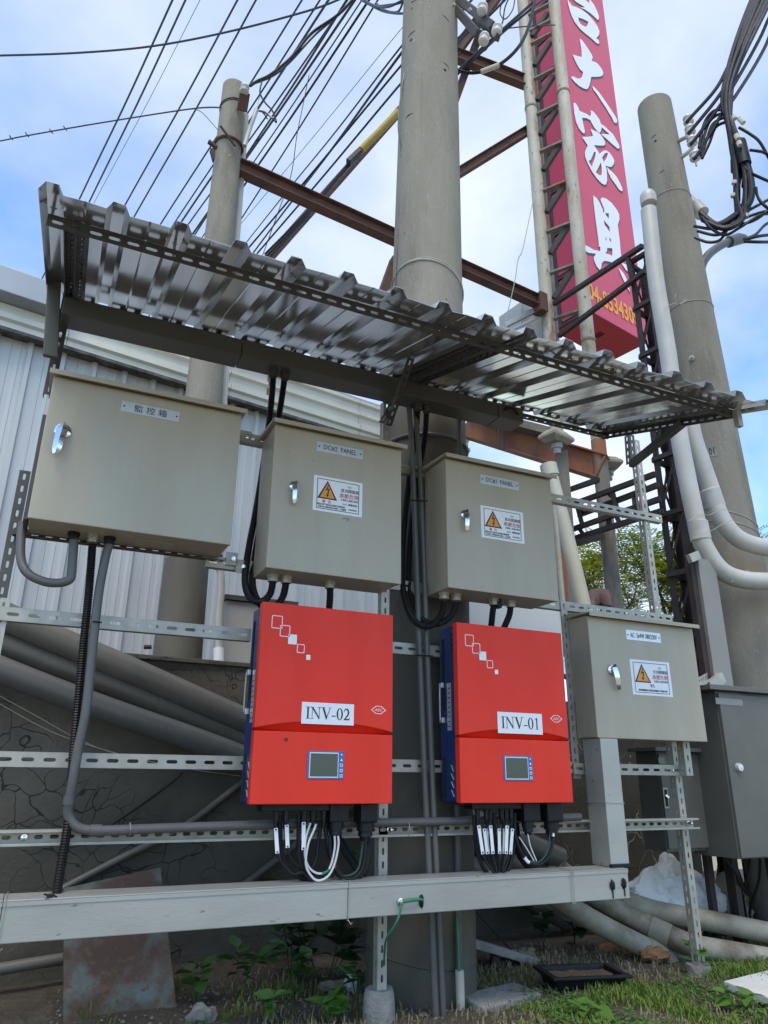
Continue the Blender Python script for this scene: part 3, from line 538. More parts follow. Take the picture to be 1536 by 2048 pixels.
# ------------------------------------------------------------------ canopy
cp = thing('metal_canopy', 'corrugated galvanised metal canopy over the electrical boxes', 'canopy', (1.3, 2.96, 1.4))
SL = (1.895-1.625)/(2.98-2.10)
def cz(y): return 1.648+(y-2.10)*SL
def sheet(k0, k1, x0=-0.19, pitch=0.1885, lift=0.0):
    pr = [(x0+k0*pitch-0.035, 0.0)] if True else []
    for k in range(k0, k1+1):
        c = x0+k*pitch; pr += [(c-0.034, 0), (c-0.018, 0.034), (c+0.018, 0.034), (c+0.034, 0)]
        if k < k1: pr += [(c+0.090, 0), (c+0.094, 0.0018), (c+0.098, 0)]
    pr.append((x0+k1*pitch+0.04, 0)); pr = sorted(set(pr)); q = len(pr); vs = []; ny = 8
    for t in (0.0, -0.0012):
        for j in range(ny+1):
            y = 1.945+(2.985-1.945)*j/ny
            for x, h in pr:
                dent = 0.0015*mnoise.noise(V((x*2.2, y*2.4, 5)))+(0.006*mnoise.noise(V((x*7, 0, 2))) if j == 0 else 0)
                vs.append(V((x, y+(0.01*mnoise.noise(V((x*5, 9, 0))) if j in (0, ny) else 0), cz(y)+h+t+dent+lift)))
    o = (ny+1)*q
    fs = [(j*q+i, j*q+i+1, (j+1)*q+i+1, (j+1)*q+i) for j in range(ny) for i in range(q-1)]
    fs += [(o+j*q+i, o+(j+1)*q+i, o+(j+1)*q+i+1, o+j*q+i+1) for j in range(ny) for i in range(q-1)]
    fs += [(i, o+i, o+i+1, i+1) for i in range(q-1)]+[(ny*q+i, ny*q+i+1, o+ny*q+i+1, o+ny*q+i) for i in range(q-1)]
    MB().add(vs, fs).build('roof_sheet', 'sheet', cp)
for n_, (a, b) in enumerate(((0, 4), (4, 8), (8, 12), (12, 16))): sheet(a, b, lift=0.0022*(n_ % 2))
zf = 1.625
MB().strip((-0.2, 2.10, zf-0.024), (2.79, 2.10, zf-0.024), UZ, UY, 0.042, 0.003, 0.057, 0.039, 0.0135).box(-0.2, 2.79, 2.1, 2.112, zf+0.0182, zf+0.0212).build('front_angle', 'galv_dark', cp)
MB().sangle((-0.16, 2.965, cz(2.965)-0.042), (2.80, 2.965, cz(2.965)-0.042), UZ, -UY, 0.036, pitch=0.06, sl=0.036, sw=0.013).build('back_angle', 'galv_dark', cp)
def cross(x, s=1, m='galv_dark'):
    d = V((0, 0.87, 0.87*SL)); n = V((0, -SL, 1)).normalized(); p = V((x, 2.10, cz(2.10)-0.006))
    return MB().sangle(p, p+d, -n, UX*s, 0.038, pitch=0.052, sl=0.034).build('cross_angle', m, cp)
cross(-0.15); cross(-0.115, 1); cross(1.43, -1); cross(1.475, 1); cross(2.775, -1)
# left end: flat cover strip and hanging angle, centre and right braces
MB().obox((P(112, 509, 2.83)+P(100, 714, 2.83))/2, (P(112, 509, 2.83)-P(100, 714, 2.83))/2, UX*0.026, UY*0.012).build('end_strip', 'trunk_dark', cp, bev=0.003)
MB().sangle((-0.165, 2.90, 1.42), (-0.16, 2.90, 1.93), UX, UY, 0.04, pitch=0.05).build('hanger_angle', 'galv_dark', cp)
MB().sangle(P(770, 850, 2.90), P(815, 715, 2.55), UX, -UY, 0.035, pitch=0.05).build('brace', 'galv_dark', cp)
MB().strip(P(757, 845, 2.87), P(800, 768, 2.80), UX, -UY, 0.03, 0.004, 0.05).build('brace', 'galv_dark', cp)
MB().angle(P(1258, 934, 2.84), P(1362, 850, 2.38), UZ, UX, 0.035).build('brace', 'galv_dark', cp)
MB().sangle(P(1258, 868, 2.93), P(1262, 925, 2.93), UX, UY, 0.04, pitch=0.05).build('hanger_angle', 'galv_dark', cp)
MB().box(2.77, 2.80, 2.075, 2.10, 1.555, 1.64).build('corner_bracket', 'galv', cp)
for k in range(0, 17, 2):
    x = -0.19+k*0.1885; lathe((x, 2.115, cz(2.115)+0.038), -UZ, [(0, 0.012), (0.004, 0.012), (0.0045, 0.005), (0.075, 0.004), (0.0755, 0.001)], 8).build('roofing_screw', 'galv', cp)
# trunking under the canopy
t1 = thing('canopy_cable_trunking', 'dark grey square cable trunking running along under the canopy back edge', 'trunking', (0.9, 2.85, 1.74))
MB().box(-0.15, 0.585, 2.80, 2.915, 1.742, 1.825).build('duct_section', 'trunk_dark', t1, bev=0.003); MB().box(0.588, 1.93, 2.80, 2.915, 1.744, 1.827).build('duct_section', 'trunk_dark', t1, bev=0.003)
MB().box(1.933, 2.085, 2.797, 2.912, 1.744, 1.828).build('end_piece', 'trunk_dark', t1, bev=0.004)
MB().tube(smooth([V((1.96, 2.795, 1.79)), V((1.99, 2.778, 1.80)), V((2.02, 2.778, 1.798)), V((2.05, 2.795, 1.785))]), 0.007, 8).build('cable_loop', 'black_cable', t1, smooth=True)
# lower trunking
t2 = thing('lower_cable_trunking', 'long pale galvanised cable trunking running low in front of the frame', 'trunking', (1.0, 2.83, -0.5))
for k, (x0, x1) in enumerate(((-1.6, -0.002), (0.0, 1.138), (1.14, 2.46))):
    d_ = 0.0007*k; s_ = MB().box(x0, x1, 2.755+d_, 2.9-d_, -0.486+d_, -0.372).build('duct_section', 'trunk', t2, bev=0.003)
    MB().box(x0, x1, 2.752+d_, 2.902-d_, -0.3715, -0.366-d_).build('lid', 'trunk', s_, bev=0.0015); MB().box(x0, x1, 2.752+d_, 2.7545+d_, -0.384, -0.3716).build('lid_lip', 'trunk', s_)
def tie(x, y0=2.75, y1=2.905, z0=-0.489, z1=-0.363, p=t2, tail=True):
    pts = [V((x, y0, z1)), V((x+0.003, y1, z1)), V((x, y1, z0)), V((x-0.002, y0, z0)), V((x, y0, z1))]
    MB().tube(pts, 0.0016, 6).build('wire_tie', 'galv', p)
    if tail: MB().tube([V((x, y0, z0)), V((x+0.006, y0-0.01, z0-0.012)), V((x+0.012, y0-0.006, z0-0.006))], 0.0014, 5).build('wire_tie', 'galv', p)
tie(0.006); tie(1.14); tie(2.15, tail=False); tie(2.16, tail=False)
v_ = MB().box(2.409, 2.513, 2.80, 2.925, -0.3655, 0.179).build('riser_duct', 'trunk', t2, bev=0.003)
MB().obox(V((2.461, 2.796, -0.362)), UX*0.06, UY*0.01, UZ*0.009).build('sealant', 'black_plastic', t2, bev=0.004)
MB().tube([V((2.405, 2.797, -0.10)), V((2.516, 2.797, -0.105)), V((2.517, 2.93, -0.105)), V((2.405, 2.93, -0.1)), V((2.405, 2.797, -0.10))], 0.0015, 6).build('wire_tie', 'galv', t2)
for x, z in ((2.365, -0.43), (2.43, -0.425)):
    b = sphereish((x, 2.753, z), 0.013, 0.006, 0.018, x*9, 0.5, 2.5).build('sealant_blob', 'black_plastic', t2, smooth=True); MB().box(x-0.002, x+0.003, 2.752, 2.754, z-0.05, z-0.01).build('sealant_run', 'black_plastic', b)
# ------------------------------------------------------------------ enclosures
def sticker(parent, o, w, h, ac=False):
    """danger sticker on the door; o is its lower left corner"""
    y = o.y; s = MB().box(o.x, o.x+w, y-0.0012, y, o.z, o.z+h).build('warning_sticker', 'white_print', parent)
    u, v = UX, UZ; q = V((o.x, y-0.0018, o.z)); e = 0.045*w
    rect = lambda a, b, c, d: [(a, b), (c, b), (c, d), (a, d)]
    b0, b1, c0, c1 = w*0.07, w*0.93, h*0.07, h*0.93
    flat('border', [rect(b0, c0, b1, c1), rect(b0+0.0025, c0+0.0025, b1-0.0025, c1-0.0025)], q, u, v, 'black_print', s)
    tx, ty, tw, th = w*0.08, h*0.36, w*0.40, h*0.53
    flat('triangle_edge', [[(tx, ty), (tx+tw, ty), (tx+tw/2, ty+th)]], q, u, v, 'black_print', s)
    k = 0.008; flat('triangle', [[(tx+k*1.4, ty+k*0.7), (tx+tw-k*1.4, ty+k*0.7), (tx+tw/2, ty+th-k*1.4)]], q-UY*0.0007, u, v, 'orange_print', s)
    bx, by = tx+tw*0.5, ty+th*0.06; g = lambda a, b: (bx+a*tw, by+b*th)
    flat('lightning_bolt', [[g(0.02, 0.72), g(-0.10, 0.40), g(0.03, 0.44), g(-0.02, 0.17), g(-0.08, 0.20), g(0.0, 0.04), g(0.09, 0.19), g(0.03, 0.17), g(0.11, 0.53), g(-0.01, 0.48), g(0.06, 0.72)]], q-UY*0.0014, u, v, 'black_print', s)
    X = lambda a, b: V((o.x+w*a, y-0.0018, o.z+h*b))
    text('lettering', 'AC' if ac else 'DC', X(0.70, 0.78), u, v, w*0.075, h*0.055, 'black_print', s)
    text('lettering', '交流開關箱' if ac else '直流開關箱', X(0.555, 0.635), u, v, w*0.37, h*0.105, 'black_print', s)
    text('lettering', '高壓危險', X(0.53, 0.47), u, v, w*0.39, h*0.135, 'red_print', s)
    text('lettering', '非電業人員請勿開啟', X(0.56, 0.385), u, v, w*0.35, h*0.06, 'green_print', s)
    if ac:
        text('lettering', '警告', X(0.45, 0.235), u, v, w*0.11, h*0.09, 'red_print', s)
        text('lettering', '檢修開關箱請先確認電源關閉方可維修作業', X(0.15, 0.115), u, v, w*0.72, h*0.06, 'black_print', s)
    else:
        text('lettering', '警  告', X(0.18, 0.25), u, v, w*0.18, h*0.085, 'red_print', s)
        text('lettering', '小心！觸電危險！', X(0.59, 0.265), u, v, w*0.31, h*0.065, 'black_print', s)
        text('lettering', '開啟此箱下端直流及負載前先確認斷電', X(0.09, 0.175), u, v, w*0.55, h*0.055, 'black_print', s)
        text('lettering', '並等待五分鐘後再進行檢修，以免觸電', X(0.10, 0.105), u, v, w*0.57, h*0.055, 'black_print', s)
        text('lettering', '請注意電源極性', X(0.72, 0.14), u, v, w*0.17, h*0.04, 'black_print', s)
    return s
def nameplate(parent, x0, x1, z0, z1, y, body, tw, cap):
    s = MB().box(x0, x1, y-0.0015, y, z0, z1).build('name_plate', 'plate_metal', parent, bev=0.0005)
    w = (x1-x0); cx = (x0+x1)/2
    text('lettering', body, V((cx-tw/2, y-0.0021, (z0+z1)/2-cap/2)), UX, UZ, tw, cap, 'black_print', s)
    for x in (x0+0.011, x1-0.011): lathe((x, y-0.0015, (z0+z1)/2), -UY, [(0, 0.0038), (0.001, 0.0036), (0.0014, 0.001)], 10).build('rivet', 'black_print', s)
def handle(parent, x, z, y, s=1.0, lean=0.0):
    b = lathe((x, y, z), -UY, [(0, 0.024*s), (0.006, 0.024*s), (0.010, 0.021*s), (0.012, 0.013*s), (0.026, 0.012*s), (0.027, 0.001)], 22).build('handle', 'chrome', parent, smooth=True)
    m = MB(); n = 9; vs = []; fs = []     # tapering lever, thick at the hub and hanging down
    for i in range(n):
        t = i/(n-1); zz = z+0.022*s-t*0.105*s; wv = (0.006+0.012*math.sin(min(1, t*3.2+0.15)*math.pi/2)*(1-0.55*t))*s; dy = 0.022+0.012*math.sin(t*math.pi*0.9)
        if i == 0: wv *= 0.35
        if i == n-1: wv *= 0.6
        xx = x+lean*t
        vs += [V((xx-wv, y-dy+0.004, zz)), V((xx, y-dy-0.009*s, zz)), V((xx+wv, y-dy+0.004, zz)), V((xx, y-dy+0.008, zz))]
    for i in range(n-1):
        for k in range(4): k2 = (k+1) % 4; fs.append((i*4+k, i*4+k2, i*4+4+k2, i*4+4+k))
    fs += [(3, 2, 1, 0), (n*4-4, n*4-3, n*4-2, n*4-1)]
    m.add(vs, fs).build('lever', 'chrome', b, smooth=True)
def enclosure(label, x0, x1, z0, z1, yf, yb, hood=0.035):
    t = thing('electrical_enclosure', label, 'electrical box', ((x0+x1)/2, yb, z0), 'beige electrical enclosures')
    MB().box(x0, x1, yf+0.022, yb, z0, z1).build('body', 'beige_side', t, bev=0.004)
    MB().box(x0-0.003, x1+0.003, yf, yf+0.018, z0-0.003, z1-0.006).build('door', 'beige', t, bev=0.004)
    MB().box(x0+0.006, x1-0.006, yf+0.0182, yf+0.0218, z0+0.005, z1-0.012).build('door_gasket', 'black_plastic', t)
    # rain hood: folded sheet that slopes forward with a turned-down lip
    h = MB(); s = 0.018; zt = z1+0.004
    vs = []
    for x in (x0-s, x1+s): vs += [V((x, yb, zt+0.022)), V((x, yf-hood, zt+0.004)), V((x, yf-hood, zt-0.016)), V((x, yf-hood+0.003, zt-0.016)), V((x, yf-hood+0.003, zt+0.000)), V((x, yb, zt+0.001))]
    fs = [(i, (i+1) % 6, 6+(i+1) % 6, 6+i) for i in range(6)]+[(5, 4, 3, 2, 1, 0), (6, 7, 8, 9, 10, 11)]
    h.add(vs, fs).build('rain_hood', 'beige_side', t, bev=0.0012); return t
def gland(parent, p, r=0.02, m='galv'):
    lathe(p, -UZ, [(0, r*1.25), (0.012, r*1.25), (0.0125, r*1.05), (0.03, r*1.05), (0.0305, r*0.7)], 8).build('cable_gland', m, parent)
YF = 2.75
mon = enclosure('large blank beige monitoring box with three-character plate at left', -0.128, 0.598, 0.857, 1.435, 2.75, 2.975)
a = P(244, 802, YF); b = P(361, 815, YF); nameplate(mon, a.x, b.x, a.z-0.042, a.z+0.002, YF, '監 控 箱', 0.125, 0.03)
p = P(120, 862, YF); handle(mon, p.x+0.01, p.z, YF, 1.25, -0.012)
for x, y_ in ((147, 1073), (185, 1078), (219, 1082)): q = P(x, y_, 2.87); gland(mon, V((q.x, 2.87, 0.857)), 0.018, 'black_plastic' if x != 185 else 'galv')
MB().box(0.25, 0.40, 2.84, 2.92, 0.8535, 0.8565).build('knockout_plate', 'beige_side', mon, bev=0.001); MB().box(-0.146, -0.1325, 2.79, 2.96, 0.86, 1.28).build('hinge_channel', 'galv_dark', mon)
d2 = enclosure('beige DC#2 panel box with warning sticker above INV-02', 0.751, 1.347, 0.785, 1.425, 2.75, 2.965)
a = P(634, 882, YF); b = P(726, 905, YF); nameplate(d2, a.x, b.x, a.z-0.046, a.z+0.0, YF, 'DC#2  PANEL', 0.155, 0.025)
a = P(625, 1018, YF); b = P(725, 965, YF); sticker(d2, V((a.x, YF, a.z-0.003)), b.x-a.x, 0.160)
p = P(584, 973, YF); handle(d2, p.x+0.01, p.z, YF)
for x in (546, 573, 660): q = P(x, 1152, 2.86); gland(d2, V((q.x, 2.86, 0.785)), 0.021)
d1 = enclosure('beige DC#1 panel box with warning sticker above INV-01', 1.586, 2.188, 0.798, 1.43, 2.75, 2.967)
a = P(960, 948, YF); b = P(1037, 970, YF); nameplate(d1, a.x, b.x, a.z-0.048, a.z+0.0, YF, 'DC#1  PANEL', 0.155, 0.025)
a = P(963, 1073, YF); b = P(1045, 1022, YF); sticker(d1, V((a.x, YF, a.z-0.003)), b.x-a.x, 0.160)
p = P(926, 1030, YF); handle(d1, p.x+0.008, p.z, YF)
for x in (888, 912, 987, 1021): q = P(x, 1196+(x-888)*0.06, 2.86); gland(d1, V((q.x, 2.86, 0.798)), 0.021)
MB().box(1.90, 1.925, 2.84, 2.87, 0.755, 0.7975).build('drain_fitting', 'black_plastic', d1)
KA = 2.805/2.75
ac = enclosure('beige AC 380/220V box at right above the vertical trunking', 2.357*KA, 3.037*KA, 0.180*KA, 0.748*KA, 2.805, 2.955)
YA = 2.805
a = P(1251, 1259, YA); b = P(1321, 1278, YA); nameplate(ac, a.x, b.x, a.z-0.05, a.z+0.0, YA, 'AC  3ø4W 380/220V', 0.175, 0.025)
a = P(1266, 1388, YA); b = P(1338, 1330, YA); sticker(ac, V((a.x, YA, a.z-0.002)), b.x-a.x, 0.172, True)
p = P(1220, 1340, YA); handle(ac, p.x+0.012, p.z, YA, 1.15, 0.012)
a = P(685, 1038, YF); MB().tube([a-UY*0.001, a+V((0.012, -0.001, 0.006)), a+V((0.03, -0.001, 0.004)), a+V((0.02, -0.001, -0.008))], 0.0012, 5).build('glue_mark', 'rust', d2)

# ------------------------------------------------------------------ inverters
GX = 0.567
def inverter(label, x0, num, lab):
    t = thing('solar_inverter', label, 'inverter', (x0+GX/2, 2.93, -0.1), 'red solar inverters')
    x1 = x0+GX; z0, z1 = -0.098, 0.643; yf, yb = 2.75, 2.93
    def arc(x): k = (x-x0)/GX; return 0.1665+0.0005*k+0.031*(1-(2*k-1)**2)
    # upper cover with an arched lower edge
    n = 24; vs = []; fs = []
    for y in (yf, yf+0.036):
        for i in range(n+1): x = x0+GX*i/n; vs += [V((x, y+(0.006 if y == yf else 0)*0, arc(x))), V((x, y, z1))]
    o = 2*(n+1)
    for i in range(n):
        a = 2*i; fs += [(a, a+2, a+3, a+1), (o+a, o+a+1, o+a+3, o+a+2), (a, o+a, o+a+2, a+2), (a+1, a+3, o+a+3, o+a+1)]
    fs += [(0, 1, o+1, o), (2*n, o+2*n, o+2*n+1, 2*n+1)]
    up = MB().add(vs, fs).build('upper_cover', 'red_paint', t, bev=0.003)
    lowc = MB().box(x0, x1, yf, yf+0.036, z0, 0.157).build('lower_cover', 'red_paint', t, bev=0.003)
    # sloped recess between the covers
    vs = []; n = 24
    for i in range(n+1): x = x0+0.002+(GX-0.004)*i/n; vs += [V((x, yf+0.002, arc(x)+0.001)), V((x, yf+0.0345, 0.158)), V((x, yf+0.0355, 0.175))]
    fs = []
    for i in range(n): a = 3*i; fs += [(a, a+3, a+4, a+1), (a+1, a+4, a+5, a+2), (a+2, a+5, a+3, a)]
    MB().add(vs, fs).build('cover_recess', 'red_paint', t)
    MB().box(x0+0.012, x1-0.012, yf+0.036, yb, z0+0.004, z1-0.006).build('chassis', 'blue_paint', t, bev=0.004)
    xs = x0+0.012
    for (ya, yb_, za, zb) in ((2.885, 2.905, 0.28, 0.59), (2.885, 2.905, -0.08, 0.08)): MB().obox(V((xs-0.0012, (ya+yb_)/2, (za+zb)/2)), UX*0.002, UY*(yb_-ya)/2, UZ*(zb-za)/2).build('side_slot', 'hole', t, bev=0.001)
    for k in range(4):
        z = 0.035-k*0.033; MB().bar(V((xs-0.001, 2.822, z-0.012)), V((xs-0.001, 2.842, z+0.014)), 0.003, 0.005, UX).build('vent_slit', 'plate_metal', t)
        z = 0.595-k*0.022; MB().bar(V((xs-0.001, 2.80, z-0.008)), V((xs-0.001, 2.825, z+0.012)), 0.003, 0.005, UX).build('vent_slit', 'hole', t)
    hd = MB().tube(smooth([V((xs, 2.90, 0.385)), V((xs-0.014, 2.90, 0.385)), V((xs-0.018, 2.90, 0.37)), V((xs-0.018, 2.90, 0.25)), V((xs-0.014, 2.90, 0.235)), V((xs, 2.90, 0.235))], 4), 0.004, 8).build('side_handle', 'galv', t, smooth=True)
    for z in (0.385, 0.235): MB().box(xs-0.015, xs-0.0005, 2.888, 2.914, z-0.011, z+0.011).build('handle_foot', 'plate_metal', hd, bev=0.002)
    rl = MB().box(xs-0.0015, xs-0.0003, 2.832, 2.866, 0.19, 0.39).build('rating_label', 'plate_metal', t)
    for k in range(9): MB().box(xs-0.0024, xs-0.0016, 2.836+0.003*(k % 2), 2.861-0.004*(k % 3), 0.205+k*0.02, 0.209+k*0.02).build('print_line', 'black_print', rl)
    # printed squares (outline, outline, solid, outline, solid), placed as on the first inverter
    def sq(px0, py0, px1, py1, solid):
        a = P(480+px0/4.518, 1180+py1/4.518, yf); b = P(480+px1/4.518, 1180+py0/4.518, yf); w, h = b.x-a.x, b.z-a.z; e = 0.0028; r = 0.005
        def rr(x, z, W, H, r):
            o = []
            for cx, cz_, a0 in ((x+W-r, z+r, -90), (x+W-r, z+H-r, 0), (x+r, z+H-r, 90), (x+r, z+r, 180)):
                for k in range(4): an = R(a0+30*k); o.append((cx+r*math.cos(an), cz_+r*math.sin(an)))
            return o
        lp_ = [rr(0, 0, w, h, r if not solid else 0.002)]
        if not solid: lp_.append(rr(e, e, w-2*e, h-2*e, r*0.6))
        flat('printed_square', lp_, V((x0+a.x-0.745, yf-0.0007, a.z)), UX, UZ, 'white_print', up)
    sq(283, 236, 388, 343, False); sq(358, 322, 455, 418, False); sq(433, 406, 515, 487, True); sq(512, 493, 585, 567, False); sq(597, 588, 636, 630, True)
    # logo: flattened hexagon with three letters
    c = P(757, 1420, yf); cx = x0+c.x-0.745; cz_ = c.z; w, h = 0.033, 0.0155
    hexa = lambda k: [(-w*k, 0), (-w*0.35*k, -h*k), (w*0.35*k, -h*k), (w*k, 0), (w*0.35*k, h*k), (-w*0.35*k, h*k)]
    lg = flat('logo', [hexa(1), hexa(0.86)], V((cx, yf-0.0007, cz_)), UX, UZ, 'white_print', up)
    text('lettering', 'AEC', V((cx-0.017, yf-0.0007, cz_-0.0055)), UX, UZ+UX*0.25, 0.033, 0.011, 'white_print', lg)
    # paper label with serif lettering
    a, b = P(*lab[0], yf), P(*lab[1], yf)
    pl = MB().box(a.x, b.x, yf-0.0012, yf-0.0002, a.z, b.z).build('paper_label', 'white_print', up)
    W, H = b.x-a.x, b.z-a.z; serif(pl, 'INV-0'+num, V((a.x+W*0.07, yf-0.0018, a.z+H*0.24)), W*0.86, H*0.55)
    # display
    a, b = P(613, 1558, yf), P(688, 1503, yf); ox = x0-0.745
    dp = MB().box(a.x+ox, b.x+ox, yf-0.003, yf-0.0002, a.z, b.z).build('display', 'lcd_blue', lowc, bev=0.0012)
    aw, ah = b.x-a.x, b.z-a.z; lx1 = a.x+ox+aw*0.83
    MB().box(a.x+ox+aw*0.05, lx1+aw*0.015, yf-0.0036, yf-0.003, a.z+ah*0.05, a.z+ah*0.95).build('screen_frame', 'plate_metal', dp)
    MB().box(a.x+ox+aw*0.075, lx1-aw*0.005, yf-0.0042, yf-0.0036, a.z+ah*0.09, a.z+ah*0.91).build('screen', 'lcd', dp)
    for u_, v_, s_ in ((0.40, 0.68, 0.007), (0.20, 0.25, 0.006), (0.24, 0.25, 0.003), (0.60, 0.70, 0.004)): MB().box(a.x+ox+aw*u_, a.x+ox+aw*u_+s_, yf-0.0046, yf-0.0042, a.z+ah*v_, a.z+ah*v_+s_).build('screen_mark', 'lcd_mark', dp)
    for k in range(5):
        cz2 = a.z+ah*(0.12+0.19*k); cx2 = a.x+ox+aw*0.925; e = 0.0055
        sh = [[(-e, -e), (e, -e), (e, e), (-e, e)], [(-e*.6, -e*.6), (e*.6, -e*.6), (e*.6, e*.6), (-e*.6, e*.6)]] if k < 3 else [[(-e, -e*.7), (e, -e*.7), (0, e)]] if k == 3 else [[(e*.6*math.cos(i*.785), e*.6*math.sin(i*.785)) for i in range(8)]]
        flat('button', sh, V((cx2, yf-0.0036, cz2)), UX, UZ, 'white_print', dp)
    return t
def serif(parent, s, o, W, H):
    """thick-and-thin serif capitals drawn as outlines, H tall"""
    def R_(x0, y0, x1, y1): return [(x0, y0), (x1, y0), (x1, y1), (x0, y1)]
    def ell(cx, cy, rx, ry, n=28): return [(cx+rx*math.cos(2*math.pi*k/n), cy+ry*math.sin(2*math.pi*k/n)) for k in range(n)]
    G = {'I': (0.40, [[R_(0.04, 0, 0.36, 0.035)], [R_(0.04, 0.965, 0.36, 1)], [R_(0.14, 0.036, 0.26, 0.964)]]),
         'N': (0.86, [[R_(0.02, 0, 0.28, 0.03)], [R_(0.13, 0.031, 0.165, 0.93)], [R_(0.56, 0.97, 0.84, 1.0)], [R_(0.69, 0.06, 0.725, 0.969)], [[(0.0, 1.0), (0.20, 1.0), (0.725, 0.12), (0.725, -0.02), (0.69, -0.02), (0.10, 0.95), (0.0, 0.97)]]]),
         'V': (0.84, [[R_(0.0, 0.97, 0.32, 1.0)], [R_(0.58, 0.97, 0.84, 1.0)], [[(0.09, 0.969), (0.24, 0.969), (0.46, 0.23), (0.69, 0.969), (0.735, 0.969), (0.435, -0.02), (0.40, -0.02)]]]),
         '-': (0.40, [[R_(0.03, 0.26, 0.35, 0.34)]]),
         '0': (0.58, [[ell(0.28, 0.49, 0.255, 0.51), ell(0.28, 0.49, 0.135, 0.465)]]),
         '1': (0.52, [[R_(0.12, 0, 0.44, 0.03)], [[(0.23, 0.031), (0.335, 0.031), (0.335, 1.0), (0.30, 1.0), (0.09, 0.88), (0.10, 0.855), (0.23, 0.90)]]]),
         '2': (0.58, [[[(0.03, 0.0), (0.48, 0.0), (0.545, 0.21), (0.515, 0.21), (0.45, 0.11), (0.20, 0.11), (0.40, 0.36), (0.47, 0.54), (0.48, 0.72), (0.42, 0.90), (0.30, 1.0), (0.18, 0.98), (0.08, 0.88), (0.035, 0.72), (0.07, 0.715), (0.13, 0.83), (0.22, 0.885), (0.31, 0.85), (0.36, 0.73), (0.35, 0.56), (0.27, 0.37), (0.03, 0.03)]]])}
    adv = sum(G[ch][0] for ch in s); k = W/(adv*1.0); x = 0; loops = []
    for ch in s:
        w_, parts = G[ch]
        for pt in parts: loops += [[((x+a)*k, b*H) for a, b in lp_] for lp_ in pt]
        x += w_
    # letters that overlap themselves are laid as separate thin prints so that no hole opens where strokes cross
    lets = {}; x = 0; i = 0
    for ch in s:
        w_, parts = G[ch]
        for j, pt in enumerate(parts): flat('lettering', [[((x+a)*k, b*H) for a, b in lp_] for lp_ in pt], o-UY*(0.00015*j), UX, UZ, 'black_print', parent)
        x += w_
iv2 = inverter('red inverter labelled INV-02 under the DC#2 panel', 0.745, '2', ((602, 1447), (708, 1409)))
iv1 = inverter('red inverter labelled INV-01 under the DC#1 panel', 1.621, '1', ((996, 1466), (1083, 1428)))
a = P(572, 1479, 2.749); sphereish(a, 0.008, 0.0006, 0.006, 3.3, 0.5, 3).build('scuff', 'rust', iv2)
# connectors under the inverters
def conn(t, x, y, z0, z1, r, m='black_plastic', name='connector'):
    return lathe((x, y, z0), -UZ, [(0, r), ((z0-z1)*0.45, r), ((z0-z1)*0.46, r*0.8), ((z0-z1)*0.75, r*0.85), ((z0-z1)*0.76, r*0.65), (z0-z1, r*0.55)], 10).build(name, m, t, smooth=True)
def bx(px, py=1625, y=2.84): return P(px, py, y).x
for px in (553, 572, 608, 626, 648): conn(iv2, bx(px), 2.84, -0.094, -0.185, 0.014)
MB().box(bx(655), bx(692), 2.81, 2.88, -0.165, -0.094).build('terminal_box', 'black_plastic', iv2, bev=0.004); conn(iv2, bx(672), 2.84, -0.165, -0.225, 0.03)
MB().box(bx(714), bx(748), 2.80, 2.88, -0.17, -0.094).build('ac_connector', 'black_plastic', iv2, bev=0.008); conn(iv2, bx(731), 2.84, -0.17, -0.235, 0.034)
MB().box(bx(520), bx(700), 2.82, 2.89, -0.125, -0.094).build('terminal_strip', 'black_plastic', iv2, bev=0.003)
for px in (955, 972, 980, 1003, 1012, 1022): conn(iv1, bx(px), 2.84, -0.094, -0.185, 0.013)
MB().box(bx(1040), bx(1073), 2.81, 2.88, -0.175, -0.094).build('terminal_box', 'black_plastic', iv1, bev=0.004); conn(iv1, bx(1054), 2.84, -0.175, -0.23, 0.027)
MB().box(bx(1084), bx(1116), 2.80, 2.88, -0.18, -0.094).build('ac_connector', 'black_plastic', iv1, bev=0.008); conn(iv1, bx(1101), 2.84, -0.18, -0.245, 0.034)
MB().box(bx(940), bx(1040), 2.82, 2.89, -0.125, -0.094).build('terminal_strip', 'black_plastic', iv1, bev=0.003)
# looped cables under the inverters
def cab(label, pts, r, m, tags=(), Y=2.83, name='looped_cable', group='cables looped under the inverters'):
    ps = [P(x, y, Y+(d[0] if d else 0)) for x, y, *d in pts]; t = thing(name, label, 'cable', min(ps, key=lambda p: p.z), group)
    sm = smooth(ps, 8); MB().tube(sm, r, 8).build('cable', m, t, smooth=True)
    for (fa, fb, tm) in tags:
        i0, i1 = int(fa*(len(sm)-1)), max(int(fb*(len(sm)-1)), int(fa*(len(sm)-1))+1); q = sm[i0:i1+1]
        if tm == 'tag':
            a, b = q[0]-UY*(r+0.003), q[-1]-UY*(r+0.003); MB().bar(a, b, 0.0145, 0.002, UY).build('cable_tag', 'white_print', t)
            for e in (0.06, 0.94): MB().bar(a.lerp(b, e-0.03)-UY*0.002, a.lerp(b, e+0.03)-UY*0.002, 0.006, 0.001, UY).build('tag_hole', 'black_print', t)
        else: MB().tube(q, r*1.12, 8).build('tape', tm, t, smooth=True)
    return t
T = ((0.08, 0.30, 'tag'),)
cab('black tagged cable hanging leftmost under INV-02', [(551, 1640), (550, 1690), (560, 1720), (585, 1748), (605, 1745), (625, 1765)], 0.005, 'black_cable', T, 2.82)
cab('second black tagged cable from the left under INV-02', [(572, 1640), (573, 1690), (585, 1722), (603, 1736), (640, 1752)], 0.005, 'black_cable', T, 2.825)
cab('black tagged cable left of the white loops under INV-02', [(606, 1640), (605, 1690), (608, 1722), (616, 1746), (640, 1758)], 0.0055, 'black_cable', ((0.06, 0.34, 'tag'),), 2.815)
